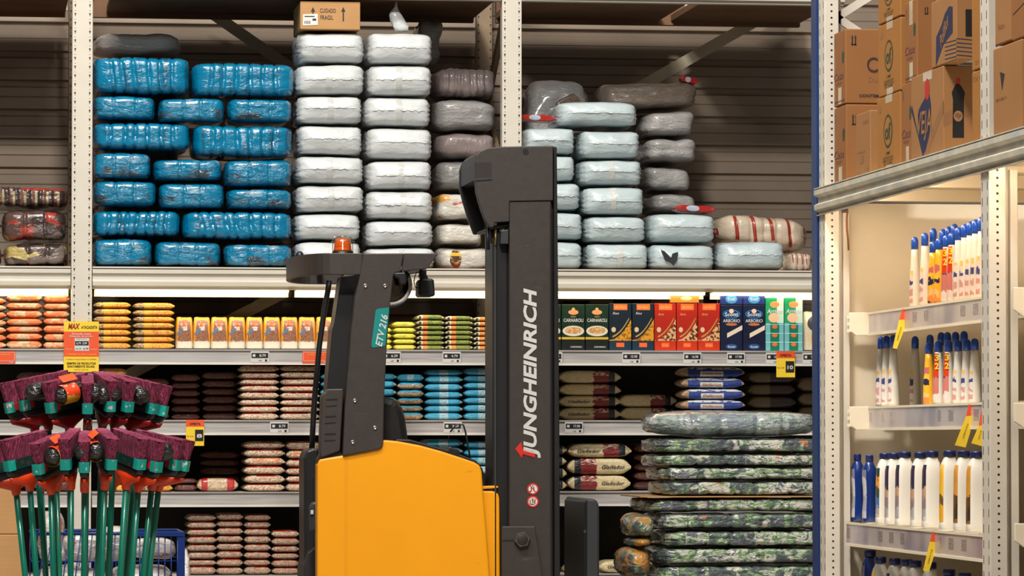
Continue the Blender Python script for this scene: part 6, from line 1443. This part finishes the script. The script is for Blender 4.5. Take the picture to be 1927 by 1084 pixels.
def soil_end(k, c, G): return k.mix(k.mul(k.ramp(k.noise(k.vec(), 9, 2), .5, .56), .8), soil_l(k, c, G), lin(206, 140, 50))
m_soile = film('soil_bag_end_film', lin(150, 160, 164), soil_end, r=.2, bump=.8)
YP = 17.35
GS = 'wrapped soil bag bales in the heap'
def soil(x0, y0, x1, y1, label, Y=YP, dep=.55, mat=None, sd=0, gx=None, n=8):
    Y += random.Random(sd + 5).uniform(0, .05) if gx is None else 0
    a, b, z0, z1 = rect(x0, y0 + .1, x1, y1 - .1, Y)
    B = Bale(a, b, Y, Y + dep, z0, z1, 'green', 200 + sd, n=n, amp=.003, grooves=5 if gx is None else 0, gx=gx, gd=.016, slant=.1, res=(40, 8, 10))
    return tag(B.build('soil_bale', mat or m_soil), label, 'bale', GS)
rows = [(1226, 771, 1556, 824, m_soilt, 'glossy clear wrapped bale topping the heap of soil bags'), (1236, 824.5, 1560, 853, None, 'flat green soil bale second from the top of the heap'), (1236, 853.5, 1560, 878, None, 'flat green soil bale third from the top of the heap'), (1243, 878.5, 1560, 904, None, 'flat green soil bale fourth from the top of the heap'), (1247, 904.5, 1560, 933, None, 'pale green soil bale lying right on the cardboard sheet'),
        (1214, 936.5, 1562, 964, None, 'dark and green soil bale right under the cardboard sheet'), (1240, 964.5, 1562, 997, None, 'green soil bale second under the cardboard sheet'), (1252, 997.5, 1562, 1030, None, 'green soil bale third under the cardboard sheet'), (1236, 1030.5, 1562, 1063, None, 'green soil bale fourth under the cardboard sheet'), (1240, 1063.5, 1562, 1098, None, 'green soil bale cut by the picture bottom')]
for i, (x0, y0, x1, y1, m, l) in enumerate(rows): soil(x0, y0, x1, y1, l, mat=m, sd=i, n=3.2 if i == 0 else 8)
a, b, z0, z1 = rect(1206, 933.6, 1560, 936, YP)
tag(MB().box(a, b, YP + .02, YP + .56, z0, z1).done('cardboard_sheet', m_card), 'thin cardboard sheet layered in the heap of soil bags', 'sheet')
soil(1185, 966, 1239, 1012, 'orange and grey soil bag end poking out beside the forklift', dep=.4, mat=m_soile, sd=20, gx=[], n=2.8)
soil(1173, 1030, 1235, 1088, 'lowest orange and grey soil bag end poking out beside the forklift', dep=.4, mat=m_soile, sd=21, gx=[], n=2.8)
soil(1192, 1012.5, 1234, 1029.5, 'small crumpled soil bag end between the two orange ends', dep=.4, mat=m_soile, sd=22, gx=[], n=2.8)
z = at(1400, 1098.5, YP).z; x0_, x1_ = at(1172, 1100, YP).x, at(1562, 1100, YP).x
nb = 4; hh = (z - .15) / nb
for i in range(nb): tag(Bale(x0_, x1_, YP, YP + .55, .15 + i * hh + .001, .15 + (i + 1) * hh - .001, 'green', 240 + i, n=3.6, amp=.012, grooves=5).build('soil_bale', m_soil), f'soil bale below the picture bottom in the heap, {NUM[i]}', 'bale', GS)
pl = thing('pallet', ((x0_ + x1_) / 2, YP + .28, 0), 'wooden pallet carrying the heap of soil bags on the floor', 'pallet')
for i in range(6): MB().box(x0_, x1_, YP + .1 * i, YP + .1 * i + .075, .12, .145).done('deck_slat', m_card, pl)
for x in (x0_, (x0_ + x1_) / 2 - .05, x1_ - .1): MB().box(x, x + .1, YP, YP + .575, 0.002, .119).done('bearer', m_card, pl)
# ------------------------------------------------------------------ light of the hall
w = bpy.data.worlds.new('hall'); S.world = w; w.use_nodes = True
w.node_tree.nodes['Background'].inputs[0].default_value = (1, .95, .88, 1); w.node_tree.nodes['Background'].inputs[1].default_value = .075
def area(name, loc, target, sx, sy, e, c):
    l = bpy.data.lights.new(name, 'AREA'); l.shape = 'RECTANGLE'; l.size = sx; l.size_y = sy; l.energy = e; l.color = c
    o = bpy.data.objects.new(name, l); COL.objects.link(o); o.location = loc
    o.rotation_euler = (Vector(target) - Vector(loc)).to_track_quat('-Z', 'Y').to_euler(); return o
area('ceiling_lamp', (.6, 9.0, 8.0), (1.7, 18.6, 2.0), 1.0, .6, 620, (1, .96, .90))
area('ceiling_lamp', (.0, 13, 8.6), (1.5, 17.8, 1.8), 4.0, .6, 640, (1, .95, .88))
area('ceiling_lamp', (3.2, 13.5, 7.5), (3.0, 18.6, 1.6), 3.5, .4, 70, (1, .93, .82))
area('ceiling_lamp', (-.5, 4.0, 6.5), (3.2, 14, 1.6), 3, 1.2, 35, (1, .94, .86))
S.view_settings.exposure = 0
fit_text(); mesh_text()
